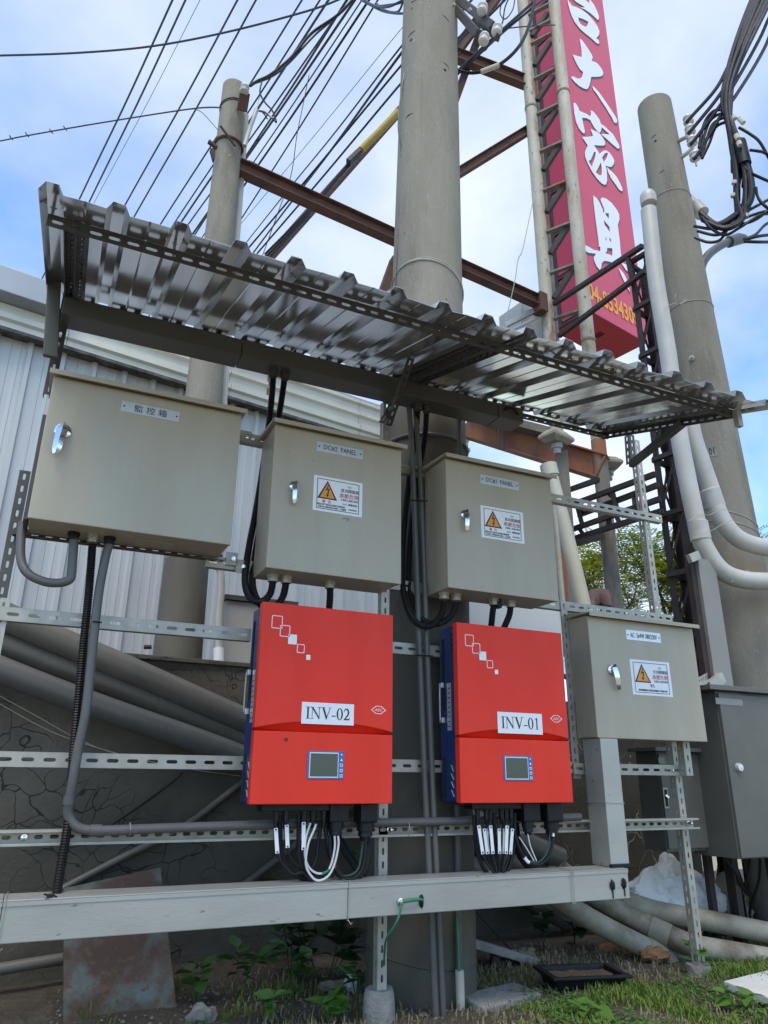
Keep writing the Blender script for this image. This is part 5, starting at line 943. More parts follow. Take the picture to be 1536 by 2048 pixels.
for stn in strokes:
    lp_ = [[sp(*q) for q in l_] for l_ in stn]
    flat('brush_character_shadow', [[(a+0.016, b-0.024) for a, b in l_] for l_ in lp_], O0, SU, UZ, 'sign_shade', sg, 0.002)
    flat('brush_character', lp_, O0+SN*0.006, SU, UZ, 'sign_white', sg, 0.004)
s0, z0 = sp(1176, 592); s1, z1 = sp(1293, 668); text('phone_number', '04-8534309', O0+SN*0.004+SU*(s0+0.0)+UZ*(SZ0+0.135), SU, UZ, SW-0.10, 0.24, 'sign_yellow', sg, th=0.003, bold=0.025)
# two round posts with ladder rungs
def rpost(label, px, py, r, m1, low=None, grp='sign posts'):
    d = ray(px, py); k = r/math.hypot(d.x, d.y); x, y = d.x*k, d.y*k
    t = thing('sign_post', label, 'post', (x, y, GZ), grp); MB().tube([V((x, y, z)) for z in (2.75, 4, 6, 9, 12.2)], 0.062, 18).build('pipe', m1, t, smooth=True)
    if low: MB().tube([V((x, y, z)) for z in (GZ-0.2, 0, 1, 2, 2.749)], 0.063, 18).build('lower_pipe', low, t, smooth=True)
    for z in (3.75, 6.8): MB().tube([V((x, y, z-0.012)), V((x, y, z+0.012))], 0.068, 18).build('weld_ring', 'sign_pole_rust', t, smooth=True)
    return t, V((x, y, 0))
po1, q1 = rpost('pale rusty round post left of the sign ladder rungs', 1078, 420, 6.1, 'sign_pole', 'sign_pole_rust')
po2, q2 = rpost('cream rusty round post right of the ladder rungs in front of the red sign', 1150, 420, 6.0, 'sign_pole', 'sign_pole_rust')
ld = thing('sign_ladder', 'row of flat steel rungs and dark diagonal bars between the two sign posts', 'ladder', (q1+q2)/2+UZ*4)
dd = (q2-q1).normalized()
for k, y in enumerate((18, 50, 76, 147, 218, 293, 372, 455, 538, 630)):
    a = PR(1052+y*0.066, y, 6.0); MB().bar(q1+dd*0.06+UZ*a.z, q2-dd*0.06+UZ*a.z, 0.045, 0.022).build('rung', 'sign_pole_rust', ld)
for k, y in enumerate((40, 100, 170, 240, 312, 397, 480, 570)):
    a = PR(1080, y, 6.0).z; back = -SN*0.55
    MB().bar(q1+dd*0.09+UZ*(a-0.12)+back*0.02, q2-dd*0.02+UZ*(a+0.14)+back*0.15, 0.05, 0.05).build('diagonal', 'dark_steel', ld)
d_ = ray(1091, 420); p3_ = d_*(6.35/math.hypot(d_.x, d_.y)); MB().tube([V((p3_.x, p3_.y, z)) for z in (3.2, 12)], 0.032, 12).build('rear_pipe', 'sign_pole_rust', ld, smooth=True)

# ------------------------------------------------------------------ steel beams
def beam(label, p, q, w, h, m='rust', kind='i', name='steel_beam', cat='beam', grp='rusty steel beams', up=UZ):
    t = thing(name, label, cat, min((p, q), key=lambda v: v.z), grp)
    (MB().ibeam(p, q, w, h, 0.008, up) if kind == 'i' else MB().angle(p, q, (q-p).cross(up).normalized(), ((q-p).cross(up)).cross(q-p).normalized(), w, 0.008) if kind == 'l' else MB().bar(p, q, w, h, up)).build('beam', m, t, bev=0.0); return t
LPX = V((0.78, 4.28, 0))
a = PR(478, 335, 4.38); b = PR(1082, 606, 6.0); bm1 = beam('long rusty steel beam from the slim left pole to the sign post', a, b, 0.09, 0.115)
MB().bar(b-UZ*0.02-(b-a).normalized()*0.06, b-UZ*0.02+(b-a).normalized()*0.03, 0.12, 0.2).build('end_plate', 'rust', bm1); MB().bar(a+(b-a).normalized()*0.06+UZ*0.07, a+(b-a).normalized()*0.14+UZ*0.07, 0.05, 0.03).build('clamp', 'dark_steel', bm1)
beam('rusty beam from behind the main pole to the sign post, near the top', PR(880, 98, 5.6), PR(1052, 165, 6.1), 0.09, 0.15)
beam('dark steel brace rising from behind the main pole to the left sign post', PR(800, 418, 5.7), PR(1060, 258, 6.15), 0.07, 0.09)
beam('long rusty diagonal brace rising from the canopy to behind the main pole', PR(535, 535, 5.4), PR(835, 195, 5.6), 0.09, 0.10, 'rust', 'l')
beam('rusty diagonal brace continuing upward right of the main pole', PR(905, 112, 5.7), PR(1010, -30, 5.9), 0.09, 0.11, 'rust')
beam('dark steep brace crossing under the pole-top insulators', PR(905, 215, 5.75), PR(962, 60, 5.9), 0.07, 0.08, 'rust')
beam('rusty post end showing left of the main pole at canopy height', PR(765, 590, 5.3), PR(790, 520, 5.35), 0.08, 0.08, 'rust', 'b')
ob = thing('orange_steel_beam', 'orange rusty H beam carrying floodlights beside DC#1', 'beam', PR(1090, 900, 6.05)); a, b = PR(930, 852, 6.35), PR(1207, 936, 5.98)
MB().ibeam(a, b, 0.13, 0.215, 0.012).build('beam', 'rust_orange', ob); MB().bar(b-(b-a).normalized()*0.02-UZ*0.0, b-(b-a).normalized()*0.005, 0.12, 0.18).build('end_plate', 'rust_orange', ob)
for px in (988, 998): q = PR(px, 880, 6.15); MB().bar(q+UZ*0.12+SN*0.06, q-UZ*0.12+SN*0.06, 0.02, 0.006).build('strap', 'galv_dark', ob)
wb2 = beam('weathered timber lying on the orange beam under the canopy', PR(965, 838, 6.2), PR(1100, 874, 6.1), 0.3, 0.07, 'wood', 'b', 'timber_plank', 'plank', 'planks')
def flood(label, px, py, r, s, yaw):
    c = PR(px, py, r); t = thing('floodlight', label, 'floodlight', c-UZ*0.1, 'beige floodlights'); u = V((math.cos(yaw), math.sin(yaw), 0)); n = V((-u.y, u.x, 0))
    vs = []
    for (w, h, z) in ((0.10, 0.06, 0.10), (0.17, 0.11, 0.03), (0.17, 0.11, 0.0), (0.11, 0.07, -0.05)):
        vs += [c+(u*w*i+n*h*j)*s+UZ*z*s for i, j in ((-1, -1), (1, -1), (1, 1), (-1, 1))]
    fs = [(k*4+i, k*4+(i+1) % 4, k*4+4+(i+1) % 4, k*4+4+i) for k in range(3) for i in range(4)]+[(3, 2, 1, 0), (12, 13, 14, 15)]
    MB().add(vs, fs).build('housing', 'lamp_beige', t, bev=0.006*s); lathe(c-UZ*0.05*s, -UZ, [(0, 0.062*s), (0.05*s, 0.055*s), (0.055*s, 0.04*s), (0.11*s, 0.036*s), (0.115*s, 0.001)], 16).build('socket', 'panel_grey', t, smooth=True)
flood('beige floodlight hanging at the orange beam under the canopy edge', 1113, 880, 5.75, 0.8, 0.25); flood('beige floodlight on the right side of the rusty sign post', 1216, 935, 6.15, 0.75, 1.3)
bp_ = bigpipe('cream pvc pipe with cap leaning beside the DC#1 panel', [PR(1100, 945, 5.0), PR(1128, 1050, 5.0), PR(1160, 1180, 5.0), PR(1168, 1215, 5.0)], 0.05, 'pvc_cream', group='large pvc pipes by the wall'); MB().tube([PR(1096, 930, 5.0), PR(1102, 953, 5.0)], 0.062, 18).build('cap', 'pvc_cream', bp_, smooth=True)
tp = bigpipe('thin metal pipe standing right of the DC#1 panel', [PR(1108, 1010, 4.6), PR(1126, 1215, 4.6)], 0.018, 'galv', group='large pvc pipes by the wall')
oc = beam('orange rusted upright behind the cream pipe', PR(1122, 1060, 5.4), PR(1132, 1230, 5.4), 0.05, 0.05, 'rust_orange', 'b'); cc = MB()
beam('weathered concrete upright behind the cream pipe', PR(1122, 905, 5.9), PR(1148, 1235, 5.9), 0.11, 0.11, 'concrete_pole', 'b')
cl = MB(); pts = []
for j in range(7):
    for i in range(9): u, v = i/8, j/6; q = PR(1178+u*42+v*10*(u-0.3), 1178+v*34+(u-0.5)**2*26, 5.3-0.10*math.sin(u*9)*v-0.15*v); pts.append(q)
cl.add(pts, [(j*9+i, j*9+i+1, (j+1)*9+i+1, (j+1)*9+i) for j in range(6) for i in range(8)]); o = cl.build('draped_cloth', 'cloth', smooth=True); tag(o, 'striped brown cloth draped at the foot of the sign post above the AC box', 'cloth'); sm_ = o.modifiers.new('t', 'SOLIDIFY'); sm_.thickness = 0.01

# ------------------------------------------------------------------ lattice tower and truss arms
tw = thing('lattice_tower', 'dark steel lattice tower standing behind the right pole and pale pipes', 'tower', PR(1370, 1300, 5.3)+UZ*0)
def bearing(px, py, r): d = ray(px, py); k = r/math.hypot(d.x, d.y); return V((d.x*k, d.y*k, 0))
t_c = bearing(1263, 577, 5.45); t_a = t_c+SN*0.19; t_b = t_a+SU*0.19; t_d = t_c+SU*0.19; TZ0, TZ1 = GZ, PR(1285, 490, 5.25).z
legs = [t_a, t_b, t_d, t_c]
for q in legs: MB().angle(q+UZ*TZ0, q+UZ*TZ1, SU if q in (t_a, t_c) else -SU, SN if q in (t_c, t_d) else -SN, 0.05, 0.006).build('leg', 'dark_steel', tw)
nz = 11; hz_ = (TZ1-TZ0)/nz
for i in range(nz+1):
    z = TZ0+hz_*i
    for k in range(4):
        a, b = legs[k], legs[(k+1) % 4]; MB().bar(a+UZ*z, b+UZ*z, 0.035, 0.035).build('strut', 'dark_steel', tw)
        if i < nz:
            MB().tube([a+UZ*z, b+UZ*(z+hz_)], 0.009, 6).build('diagonal', 'dark_steel', tw)
            if k in (0, 2): MB().tube([b+UZ*z, a+UZ*(z+hz_)], 0.009, 6).build('diagonal', 'dark_steel', tw)
def arm(label, ch, ties_, r0=6.05, r1=5.3):
    t = thing('truss_arm', label, 'truss', PR(*ch[0][0], r0), 'dark truss arms'); qs = []
    for (a, b), dr in zip(ch, (0, 0.0, 0, 0.0, 0, 0)): p, q = PR(*a, r0), PR(*b, r1); qs.append((p, q)); MB().bar(p, q, 0.038, 0.038).build('chord', 'dark_steel', t)
    for (i, j, f) in ties_: MB().bar(qs[i][0].lerp(qs[i][1], f), qs[j][0].lerp(qs[j][1], f+0.02), 0.03, 0.03).build('tie', 'dark_steel', t)
arm('lower dark box truss arm between the sign posts and the lattice tower', [((1129, 1015), (1311, 948)), ((1158, 1030), (1316, 970)), ((1138, 1061), (1320, 998)), ((1146, 1078), (1324, 1022))], [(0, 1, 0.1), (0, 1, 0.5), (0, 1, 0.85), (2, 3, 0.12), (2, 3, 0.55), (0, 2, 0.15), (0, 2, 0.56), (1, 3, 0.42), (1, 3, 0.72), (2, 3, 0.85)])
arm('upper dark truss arm crossing the bottom of the red sign', [((1108, 608), (1285, 492)), ((1118, 672), (1290, 542))], [(0, 1, 0.85)])
arm('short dark bar pair left of the sign post below the orange beam', [((1132, 982), (1195, 960)), ((1140, 1092), (1205, 1072))], [])

# ------------------------------------------------------------------ insulators and overhead wires
ib = thing('insulator_bracket', 'grey twin-arm steel bracket with ceramic insulators at the top of the main pole', 'insulator', PR(930, 40, 3.6))
for (a, b) in (((902, -12), (985, 52)), ((903, 8), (955, 68)), ((960, 42), (996, 74))): MB().bar(PR(*a, 3.75), PR(*b, 3.55), 0.035, 0.055).build('arm', 'galv_dark', ib, bev=0.004)
for (x, y) in ((992, 58), (966, 76), (963, 16)): q = PR(x, y, 3.53); lathe(q-UZ*0.04, UZ+UX*0.2, [(0, 0.02), (0.005, 0.033), (0.02, 0.036), (0.03, 0.026), (0.045, 0.026), (0.055, 0.036), (0.07, 0.033), (0.075, 0.012)], 16).build('insulator', 'ceramic', ib, smooth=True)
for (x, y) in ((938, 22), (905, 12)): q = PR(x, y, 3.56); lathe(q, SN, [(0, 0.012), (0.02, 0.012), (0.021, 0.001)], 8).build('bolt', 'galv', ib)
ri = thing('insulator_rack', 'galvanised bracket with four white spool insulators on the right pole', 'insulator', P(1350, 310, 3.3))
MB().tube(smooth([P(1345, 292, 3.40), P(1352, 285, 3.33), P(1375, 273, 3.2)], 4), 0.018, 8).build('arm', 'galv', ri, smooth=True); MB().tube(smooth([P(1345, 292, 3.40), P(1352, 318, 3.36), P(1358, 318, 3.32), P(1388, 296, 3.2)], 4), 0.018, 8).build('arm', 'galv', ri, smooth=True)
ax = (P(1373, 234, 3.2)-P(1393, 330, 3.2)).normalized(); MB().tube([P(1393, 332, 3.2), P(1373, 230, 3.2)], 0.008, 8).build('rod', 'galv', ri, smooth=True)
for (x, y) in ((1389.5, 312), (1384, 282), (1380, 260), (1376.5, 240)):
    lathe(P(x, y, 3.2)-ax*0.036, ax, [(0, 0.022), (0.004, 0.042), (0.018, 0.044), (0.028, 0.03), (0.042, 0.03), (0.052, 0.042), (0.066, 0.04), (0.07, 0.014)], 18).build('insulator', 'ceramic', ri, smooth=True)
wn = 0
def wire(label, pts, r, m='wire_blue', n=8, grp='overhead wires', cat='wire', name='overhead_wire'):
    return tag(MB().tube(smooth([PR(*p) for p in pts], n), r, 6).build(name, m, smooth=True), label, cat, grp)
for k, (a, b, r) in enumerate((((738, 0), (420, 470), .014), ((752, 6), (452, 486), .010), ((700, -10), (480, 330), .014), ((775, 128), (560, 400), .010), ((772, 148), (548, 450), .014), ((640, 0), (345, 452), .010))):
    e = (b[0]-a[0], b[1]-a[1]); wire(('thick overhead line ending farthest right behind the slim pole', 'thinner overhead line just right of the slim pole foot of the fan', 'thick short-looking line crossing behind the slim pole top', 'upper line meeting the main pole above the two thick cables', 'lower thick line meeting the main pole beside the two thick cables', 'overhead line between the sixth and seventh parallel wires')[k], [(a[0]-e[0]*0.3, a[1]-e[1]*0.3, 6.4), (*a, 7.0), ((a[0]+b[0])/2+1, (a[1]+b[1])/2+3, 9), (*b, 12), (b[0]+e[0]*0.5, b[1]+e[1]*0.5, 16)], r*1.3, 'black_cable')
OV = ['leftmost', 'second', 'third thin', 'fourth', 'fifth', 'sixth', 'seventh', 'eighth', 'ninth', 'tenth']
for k, (a, b, r) in enumerate((((345, 0), (158, 400), .010), ((371, 0), (178, 405), .010), ((400, 0), (188, 406), .003), ((475, 0), (249, 412), .010), ((512, 0), (268, 434), .010), ((604, 0), (320, 450), .010), ((657, 0), (362, 445), .013), ((695, 0), (372, 455), .010), ((710, 0), (384, 470), .014), ((724, 0), (402, 478), .008))):
    e = (b[0]-a[0], b[1]-a[1]); ext = (b[0]+e[0]*0.6, b[1]+e[1]*0.6); st_ = (a[0]-e[0]*0.25, a[1]-e[1]*0.25)
    wire('%s of the parallel overhead wires descending to the left, counted from the left' % OV[k], [(*st_, 7.5), (*a, 8.3), ((a[0]+b[0])/2+1.5, (a[1]+b[1])/2+2, 10.5), (*b, 13.5), (*ext, 19)], r*1.6)
wire('long sagging grey wire crossing the top left of the sky', [(-80, 112, 6.5), (0, 111, 6.2), (150, 106, 5.8), (300, 93, 5.4), (450, 65, 5.0), (615, 22, 4.7), (690, -6, 4.5)], 0.010)
wire('barbed-looking thin wire from the left edge to the slim pole top', [(-60, 292, 6.0), (0, 282, 5.7), (50, 272, 5.5), (200, 246, 5.1), (380, 218, 4.5), (442, 215, 4.3)], 0.006)
wire('short slack wire tail hanging at the slim pole top', [(388, 218, 4.45), (405, 226, 4.4), (436, 260, 4.25)], 0.003)
wire('thick twisted service cable from the slim pole insulator up to the right', [(500, 172, 4.1), (515, 162, 4.1), (540, 150, 4.1), (575, 122, 4.1), (595, 100, 4.1), (625, 65, 4.1), (675, 30, 4.0), (716, -12, 4.0)], 0.011, 'black_cable')
wire('second strand of the service cable at the slim pole insulator', [(505, 168, 4.12), (545, 152, 4.12), (580, 124, 4.12), (630, 70, 4.1), (690, 18, 4.05), (712, -16, 4.0)], 0.008, 'wire_blue')
wire('looped jumper cables hanging beside the slim pole insulator', [(524, 162, 4.1), (520, 185, 4.1), (530, 205, 4.1), (545, 222, 4.1), (553, 244, 4.1)], 0.006, 'black_cable')
for k, (a, b, r) in enumerate((((768, 100), (480, 450), .004), ((768, 172), (492, 502), .013), ((768, 207), (510, 512), .013))):
    e = (b[0]-a[0], b[1]-a[1]); wire(('thin wire', 'upper thick cable', 'lower thick cable')[k]+' slanting down left from behind the main pole', [(a[0]-e[0]*0.8, a[1]-e[1]*0.8, 5.0), (a[0]-e[0]*0.2, a[1]-e[1]*0.2, 5.6), (*a, 6.0), ((a[0]+b[0])/2, (a[1]+b[1])/2+2, 7.2), (*b, 8.5), (b[0]+e[0]*0.3, b[1]+e[1]*0.3, 10)], r, 'black_cable')
wire('thin kinked wire hanging down toward the canopy left of the main pole', [(618, 150, 5.0), (606, 210, 5.0), (594, 270, 5.0), (582, 350, 5.0), (556, 425, 5.0), (522, 520, 5.0)], 0.004, 'black_cable')
for k in range(3): wire(('upper', 'middle', 'lower')[k]+' cable running alongside the rusty diagonal brace', [(800-k*2, 218+k*6, 5.3), (705-k*2, 318+k*5, 5.3), (618, 418+k*5, 5.3), (530+k*4, 508+k*4, 5.3)], 0.009, 'black_cable')
ys = thing('cable_sleeve', 'yellow protective sleeve on the cables left of the main pole', 'cable sleeve', PR(750, 270, 5.25)); MB().tube([PR(722, 300, 5.25), PR(760, 262, 5.25), PR(796, 224, 5.25)], 0.034, 12).build('sleeve', 'yellow_sleeve', ys, smooth=True); MB().bar(PR(696, 326, 5.25), PR(720, 303, 5.25), 0.07, 0.05).build('clamp', 'black_plastic', ys, bev=0.008)
for k, pts in enumerate(([(722, 0, 4.4), (760, 20, 4.2), (785, 26, 4.0), (808, 27, 3.9)], [(725, -4, 4.4), (745, 10, 4.2), (775, 14, 4.0), (810, -2, 3.9)], [(752, 6, 4.3), (768, 20, 4.1), (795, 24, 4.0), (806, 4, 3.9)], [(735, 4, 4.4), (755, 12, 4.2), (790, 8, 4.0), (808, 3, 3.9)])):
    wire(('lowest', 'second', 'third', 'topmost')[k]+' slack cable loop at the top edge left of the main pole', pts, 0.009, 'wire_blue', grp='slack cables at the pole top')
PT = ([(905, 152, 4.2), (960, 100, 4.2), (1010, 55, 4.2), (1060, 10, 4.3), (1085, -15, 4.4)], [(905, 158, 4.25), (955, 112, 4.2), (1000, 70, 4.2), (1050, 28, 4.3), (1090, -4, 4.4)], [(905, 88, 4.4), (940, 55, 4.4), (985, 25, 4.4), (1025, -20, 4.4)], [(906, 98, 4.5), (935, 66, 4.5), (970, 40, 4.5), (1015, -5, 4.5)],
      [(905, 135, 4.1), (930, 145, 4.1), (965, 143, 4.1), (1005, 125, 4.1), (1040, 90, 4.1), (1060, 45, 4.2), (1072, -10, 4.3)], [(1005, 0, 4.6), (1000, 25, 4.6), (1010, 38, 4.6), (1025, 20, 4.6), (1030, -5, 4.6)], [(995, 60, 4.3), (1005, 45, 4.3), (1010, 15, 4.3), (1020, -8, 4.3)], [(928, 38, 3.7), (930, 50, 3.7), (950, 60, 3.7), (975, 90, 3.7), (965, 104, 3.7), (945, 100, 3.7)], [(905, 38, 4.7), (935, 10, 4.7), (960, -18, 4.7)], [(1005, 58, 4.2), (1050, 53, 4.4), (1110, 50, 4.7)], [(908, 130, 4.3), (940, 118, 4.3), (960, 88, 4.3), (965, 60, 4.2)])
PN = ('thick cable slanting up right behind the insulators', 'second thick cable under the slanting one', 'cable passing above the insulator bracket', 'lower cable passing above the insulator bracket', 'hanging black cable curve right of the main pole', 'small closed cable loop near the sign post top', 'thin jumper rising beside the sign post', 'thin loose wire curl below the insulators', 'short cable at the top right of the pole', 'thin stay wire reaching the sign post', 'thin wire tangled below the bracket arm')
for k, (pts, l_) in enumerate(zip(PT, PN)): wire(l_, pts, (.012, .010, .010, .009, .013, .006, .006, .003, .008, .005, .004)[k], 'black_cable', grp='cables tangled right of the main pole')
MB_ = MB().tube([PR(962, 144, 4.08), PR(998, 130, 4.08)], 0.018, 10).build('cable_wrap', 'pvc_cream'); tag(MB_, 'tan tape wrap on the hanging black cable right of the main pole', 'tape')
wire('thin dangling wire left of the sign post with a loose knot', [(1086, 366, 5.7), (1078, 372, 5.7), (1068, 395, 5.6), (1058, 440, 5.5), (1045, 500, 5.4), (1036, 520, 5.4), (1030, 560, 5.4), (1012, 640, 5.4)], 0.004, 'galv')
for k, (x, y) in enumerate(((22, 276), (54, 270), (102, 263), (130, 257))): wire('small wire barb, number %s from the left edge' % ('one', 'two', 'three', 'four')[k], [(x-3, y-5, 5.5), (x, y, 5.5), (x+4, y+4, 5.5)], 0.005, grp='wire barbs')
# thick cable bundle at the right
rr_ = random.Random(3); IN = [(1376, 240), (1380, 262), (1384, 284), (1390, 313)]
NM = ('top', 'second', 'third', 'lowest')
for k, (x, y) in enumerate(IN):
    wire('black line cable dead-ended on the %s spool insulator of the right pole' % NM[k], [(x-4, y+6, 4.55), (x+8, y-8, 4.55), (1430+k*4, 180+k*17, 4.6), (1455+k*6, 135+k*18, 4.7), (1500+k*9, 40+k*20, 5.0), (1560+k*8, -70+k*16, 5.4), (1750+k*10, -420+k*18, 7.0)], 0.013, 'black_cable', grp='line cables at the right pole', name='line_cable')
    wire('black jumper looping from the %s line cable into the bundle' % NM[k], [(1398+k*2, 296+k*10-k*k, 4.55), (1404+k*5, 262+k*8, 4.57), (1414+k*6, 236+k*6, 4.6), (1432+k*8, 220+k*8, 4.6), (1452+k*4, 228+k*8, 4.6), (1466+k*3, 270, 4.58), (1474+k*3, 330, 4.56), (1478-k*2, 400, 4.52)], 0.011, 'black_cable', grp='jumpers at the right pole', name='jumper_cable')
bd = thing('cable_bundle', 'thick taped bundle of black cables dropping beside the right pole', 'cable bundle', PR(1478, 460, 4.5))
for k in range(17):
    o = rr_.uniform(-10, 10); o2 = rr_.uniform(-16, 16); o3 = rr_.uniform(-10, 10); dr = rr_.uniform(-0.08, 0.08)
    MB().tube(smooth([PR(*p) for p in ((1580+o*3, -120, 5.4), (1505+o*2, 40, 4.9), (1462+o, 150, 4.7+dr), (1454+o*0.8, 215, 4.62+dr), (1468+o2*0.5, 275, 4.58+dr), (1486+o2, 345, 4.56+dr), (1488+o2, 400, 4.53+dr), (1475+o3, 435+o3*0.5, 4.5+dr), (1440+o3, 452+o3*0.6, 4.46+dr), (1402+o3*0.3, 430+o3, 4.42))], 8), rr_.choice((0.012, 0.014, 0.017)), 8).build('cable', 'black_cable', bd, smooth=True)
for (x, y, x2, y2, r) in ((1478, 285, 1489, 330, .045), (1494, 355, 1492, 372, .03), (1470, 318, 1471, 342, .03), (1486, 412, 1484, 430, .03)): MB().tube([PR(x, y, 4.52), PR(x2, y2, 4.52)], r, 10).build('tape_wrap', 'black_plastic', bd, smooth=True)
for (x, y, x2, y2) in ((1467, 232, 1470, 238), (1472, 270, 1476, 278), (1477, 284, 1480, 291), (1469, 362, 1468, 368), (1467, 388, 1466, 394), (1492, 428, 1491, 434), (1478, 236, 1487, 246)): MB().tube([PR(x, y, 4.46), PR(x2, y2, 4.46)], 0.017, 8).build('tan_tape', 'pvc_cream', bd, smooth=True)
LPT = ([(1395, 462, 4.42), (1430, 470, 4.4), (1452, 462, 4.42), (1470, 440, 4.45), (1490, 425, 4.5), (1545, 395, 4.6)], [(1390, 475, 4.42), (1415, 484, 4.4), (1440, 480, 4.42), (1460, 455, 4.46), (1500, 432, 4.5), (1550, 418, 4.6)], [(1388, 452, 4.43), (1425, 458, 4.42), (1465, 452, 4.45), (1510, 440, 4.5), (1550, 410, 4.6)],
       [(1484, 330, 4.5), (1500, 345, 4.5), (1520, 355, 4.55), (1550, 368, 4.6)], [(1500, 300, 4.5), (1515, 302, 4.5), (1530, 306, 4.55), (1550, 320, 4.6)], [(1478, 255, 4.55), (1500, 268, 4.55), (1520, 285, 4.55), (1545, 330, 4.6)], [(1512, 375, 4.5), (1516, 395, 4.5), (1530, 412, 4.5), (1550, 425, 4.6)], [(1405, 435, 4.4), (1420, 455, 4.4), (1450, 470, 4.4), (1480, 455, 4.45), (1520, 430, 4.5), (1550, 428, 4.6)], [(1488, 478, 4.35), (1510, 470, 4.4), (1530, 450, 4.5), (1550, 440, 4.6)], [(1488, 480, 4.35), (1520, 472, 4.4), (1560, 468, 4.6)], [(1488, 483, 4.35), (1520, 484, 4.4), (1560, 484, 4.6)])
for k, pts in enumerate(LPT): wire('black cable leaving the right edge, %s from the top of the loose loops' % ('sixth', 'eighth', 'seventh', 'third', 'second', 'first', 'fourth', 'fifth', 'ninth', 'tenth', 'eleventh')[k], pts, 0.010, 'black_cable', grp='loose loops at the right edge', name='loose_cable')

# ------------------------------------------------------------------ tree beyond the frame
def tree(label, c, h0, h1, rx, ry, n, seed):
    rg = random.Random(seed); t = thing('feathery_tree', label, 'tree', V((c.x, c.y, GZ)))
    tips = []; br = MB()
    def grow(p, d, l, r, k):
        q = p+d*l; mid = (p+q)/2+V((rg.uniform(-1, 1), rg.uniform(-1, 1), rg.uniform(-.3, .3)))*l*0.09
        br.tube(smooth([p, mid, q], 3), [r*(1-0.4*i/6) for i in range(7)], 6, cap=False)
        if k == 0: tips.append(q); return
        for _ in range(3 if k > 1 else 4):
            e = (d+V((rg.uniform(-1, 1), rg.uniform(-1, 1), rg.uniform(-.25, .45)))*0.75); e.z = max(e.z, 0.05); grow(q, e.normalized(), l*rg.uniform(.62, .8), r*0.58, k-1)
            if k < 3: tips.append(q.lerp(q+e*l*0.5, rg.random()))
    trunk = MB().tube(smooth([V((c.x, c.y, GZ-0.2)), V((c.x+0.1, c.y, h0*0.4)), V((c.x, c.y+0.1, h0))]), [0.2-0.07*i/12 for i in range(13)], 10); trunk.build('trunk', 'bark', t, smooth=True)
    for a in range(6): an = a*1.05+rg.uniform(-.2, .2); grow(V((c.x, c.y, h0)), V((math.cos(an), math.sin(an), 0.55)).normalized(), (h1-h0)*0.62, 0.085, 3)
    br.build('branches', 'bark', t, smooth=True)
    lf = MB(); vs = []; fs = []
    for p in tips:
        s = max(abs(p.x-c.x)/rx, abs(p.y-c.y)/ry)
        for _ in range(n):
            q = p+V((rg.gauss(0, .28), rg.gauss(0, .28), rg.gauss(0.08, .13))); an = rg.uniform(0, 6.28); d = V((math.cos(an), math.sin(an), rg.uniform(-.25, .35))).normalized(); sd_ = d.cross(UZ).normalized()
            L_ = rg.uniform(.28, .44)
            for j in range(6):       # pinnate leaf: leaflet pairs along a stem
                o = q+d*(L_*j/6)-UZ*(0.03*(j/6)**2); w_ = 0.085*(1-abs(j-2.5)/5)
                for sgn in (-1, 1):
                    k = len(vs); tip = o+sd_*sgn*w_+d*0.028+UZ*rg.uniform(-.012, .008); vs += [o, o+sd_*sgn*w_*0.5-d*0.014, tip, o+sd_*sgn*w_*0.5+d*0.03]; fs.append((k, k+1, k+2, k+3))
    lf.add(vs, fs).build('crown', 'tree_leaf', t); return t
tc_ = PR(1245, 1240, 14.5); tree('feathery yellow-green tree seen through the frame at right', V((tc_.x, tc_.y, 0)), 1.2, 3.5, 3, 3, 26, 5)

# ------------------------------------------------------------------ low plants, clutter and grass at the foot of the frame
def leaf_mesh(name, L_, W_, m):
    prof = [(0, .08), (.12, .55), (.32, 1.0), (.55, .9), (.78, .5), (1.0, .02)]; vs = []; fs = []
    for t_, w_ in prof:
        z = -0.18*L_*t_*t_; vs += [V((-W_*w_/2, L_*t_, z+0.08*W_*w_)), V((0, L_*t_, z)), V((W_*w_/2, L_*t_, z+0.08*W_*w_))]
    for i in range(len(prof)-1): a = 3*i; fs += [(a, a+1, a+4, a+3), (a+1, a+2, a+5, a+4)]
    me = bpy.data.meshes.new(name); me.from_pydata(vs, [], fs); me.materials.append(MATS[m]); me.shade_smooth(); return me
LM = {m: leaf_mesh('leaf', 0.10, 0.065, m) for m in ('leaf', 'leaf_bright', 'leaf_dark')}
def weed(label, c, h, n, m, seed, spread=0.16, ls=1.0):
    rg = random.Random(seed); c = V((c.x, c.y, gz(c.x, c.y))); t = thing('broadleaf_weed', label, 'plant', c, 'weeds at the foot of the wall')
    stems = max(2, n//5)
    for s in range(stems):
        an = rg.uniform(0, 6.28); tip = c+V((math.cos(an)*spread*rg.random(), math.sin(an)*spread*rg.random()*0.7, h*rg.uniform(.55, 1))); mid = (c+tip)/2+V((rg.uniform(-.03, .03), 0, 0.03)); ps = smooth([c-UZ*0.03, mid, tip], 4)
        MB().tube(ps, 0.003, 5).build('stem', m, t)
        for k in range(n//stems):
            f = 0.3+0.7*(k+1)/(n//stems); p = ps[int(f*(len(ps)-1))]; a2 = rg.uniform(0, 6.28); o = bpy.data.objects.new('leaf', LM[m]); col.objects.link(o); o.parent = t; o.location = p-c
            o.rotation_euler = (rg.uniform(-.2, .75), rg.uniform(-.5, .5), a2); sc_ = ls*rg.uniform(.6, 1.25); o.scale = (sc_,)*3
    return t
def G(px, py): return PZ(px, py, GZ)
weed('tall dark leafy weed against the wall right of the rusty plate', P(585, 1900, 3.62), 0.42, 34, 'leaf_dark', 1, 0.26, 1.2)
weed('dark leafy weed behind the tall one near the middle footing', P(650, 1920, 3.55), 0.34, 24, 'leaf_dark', 2, 0.2, 1.15)
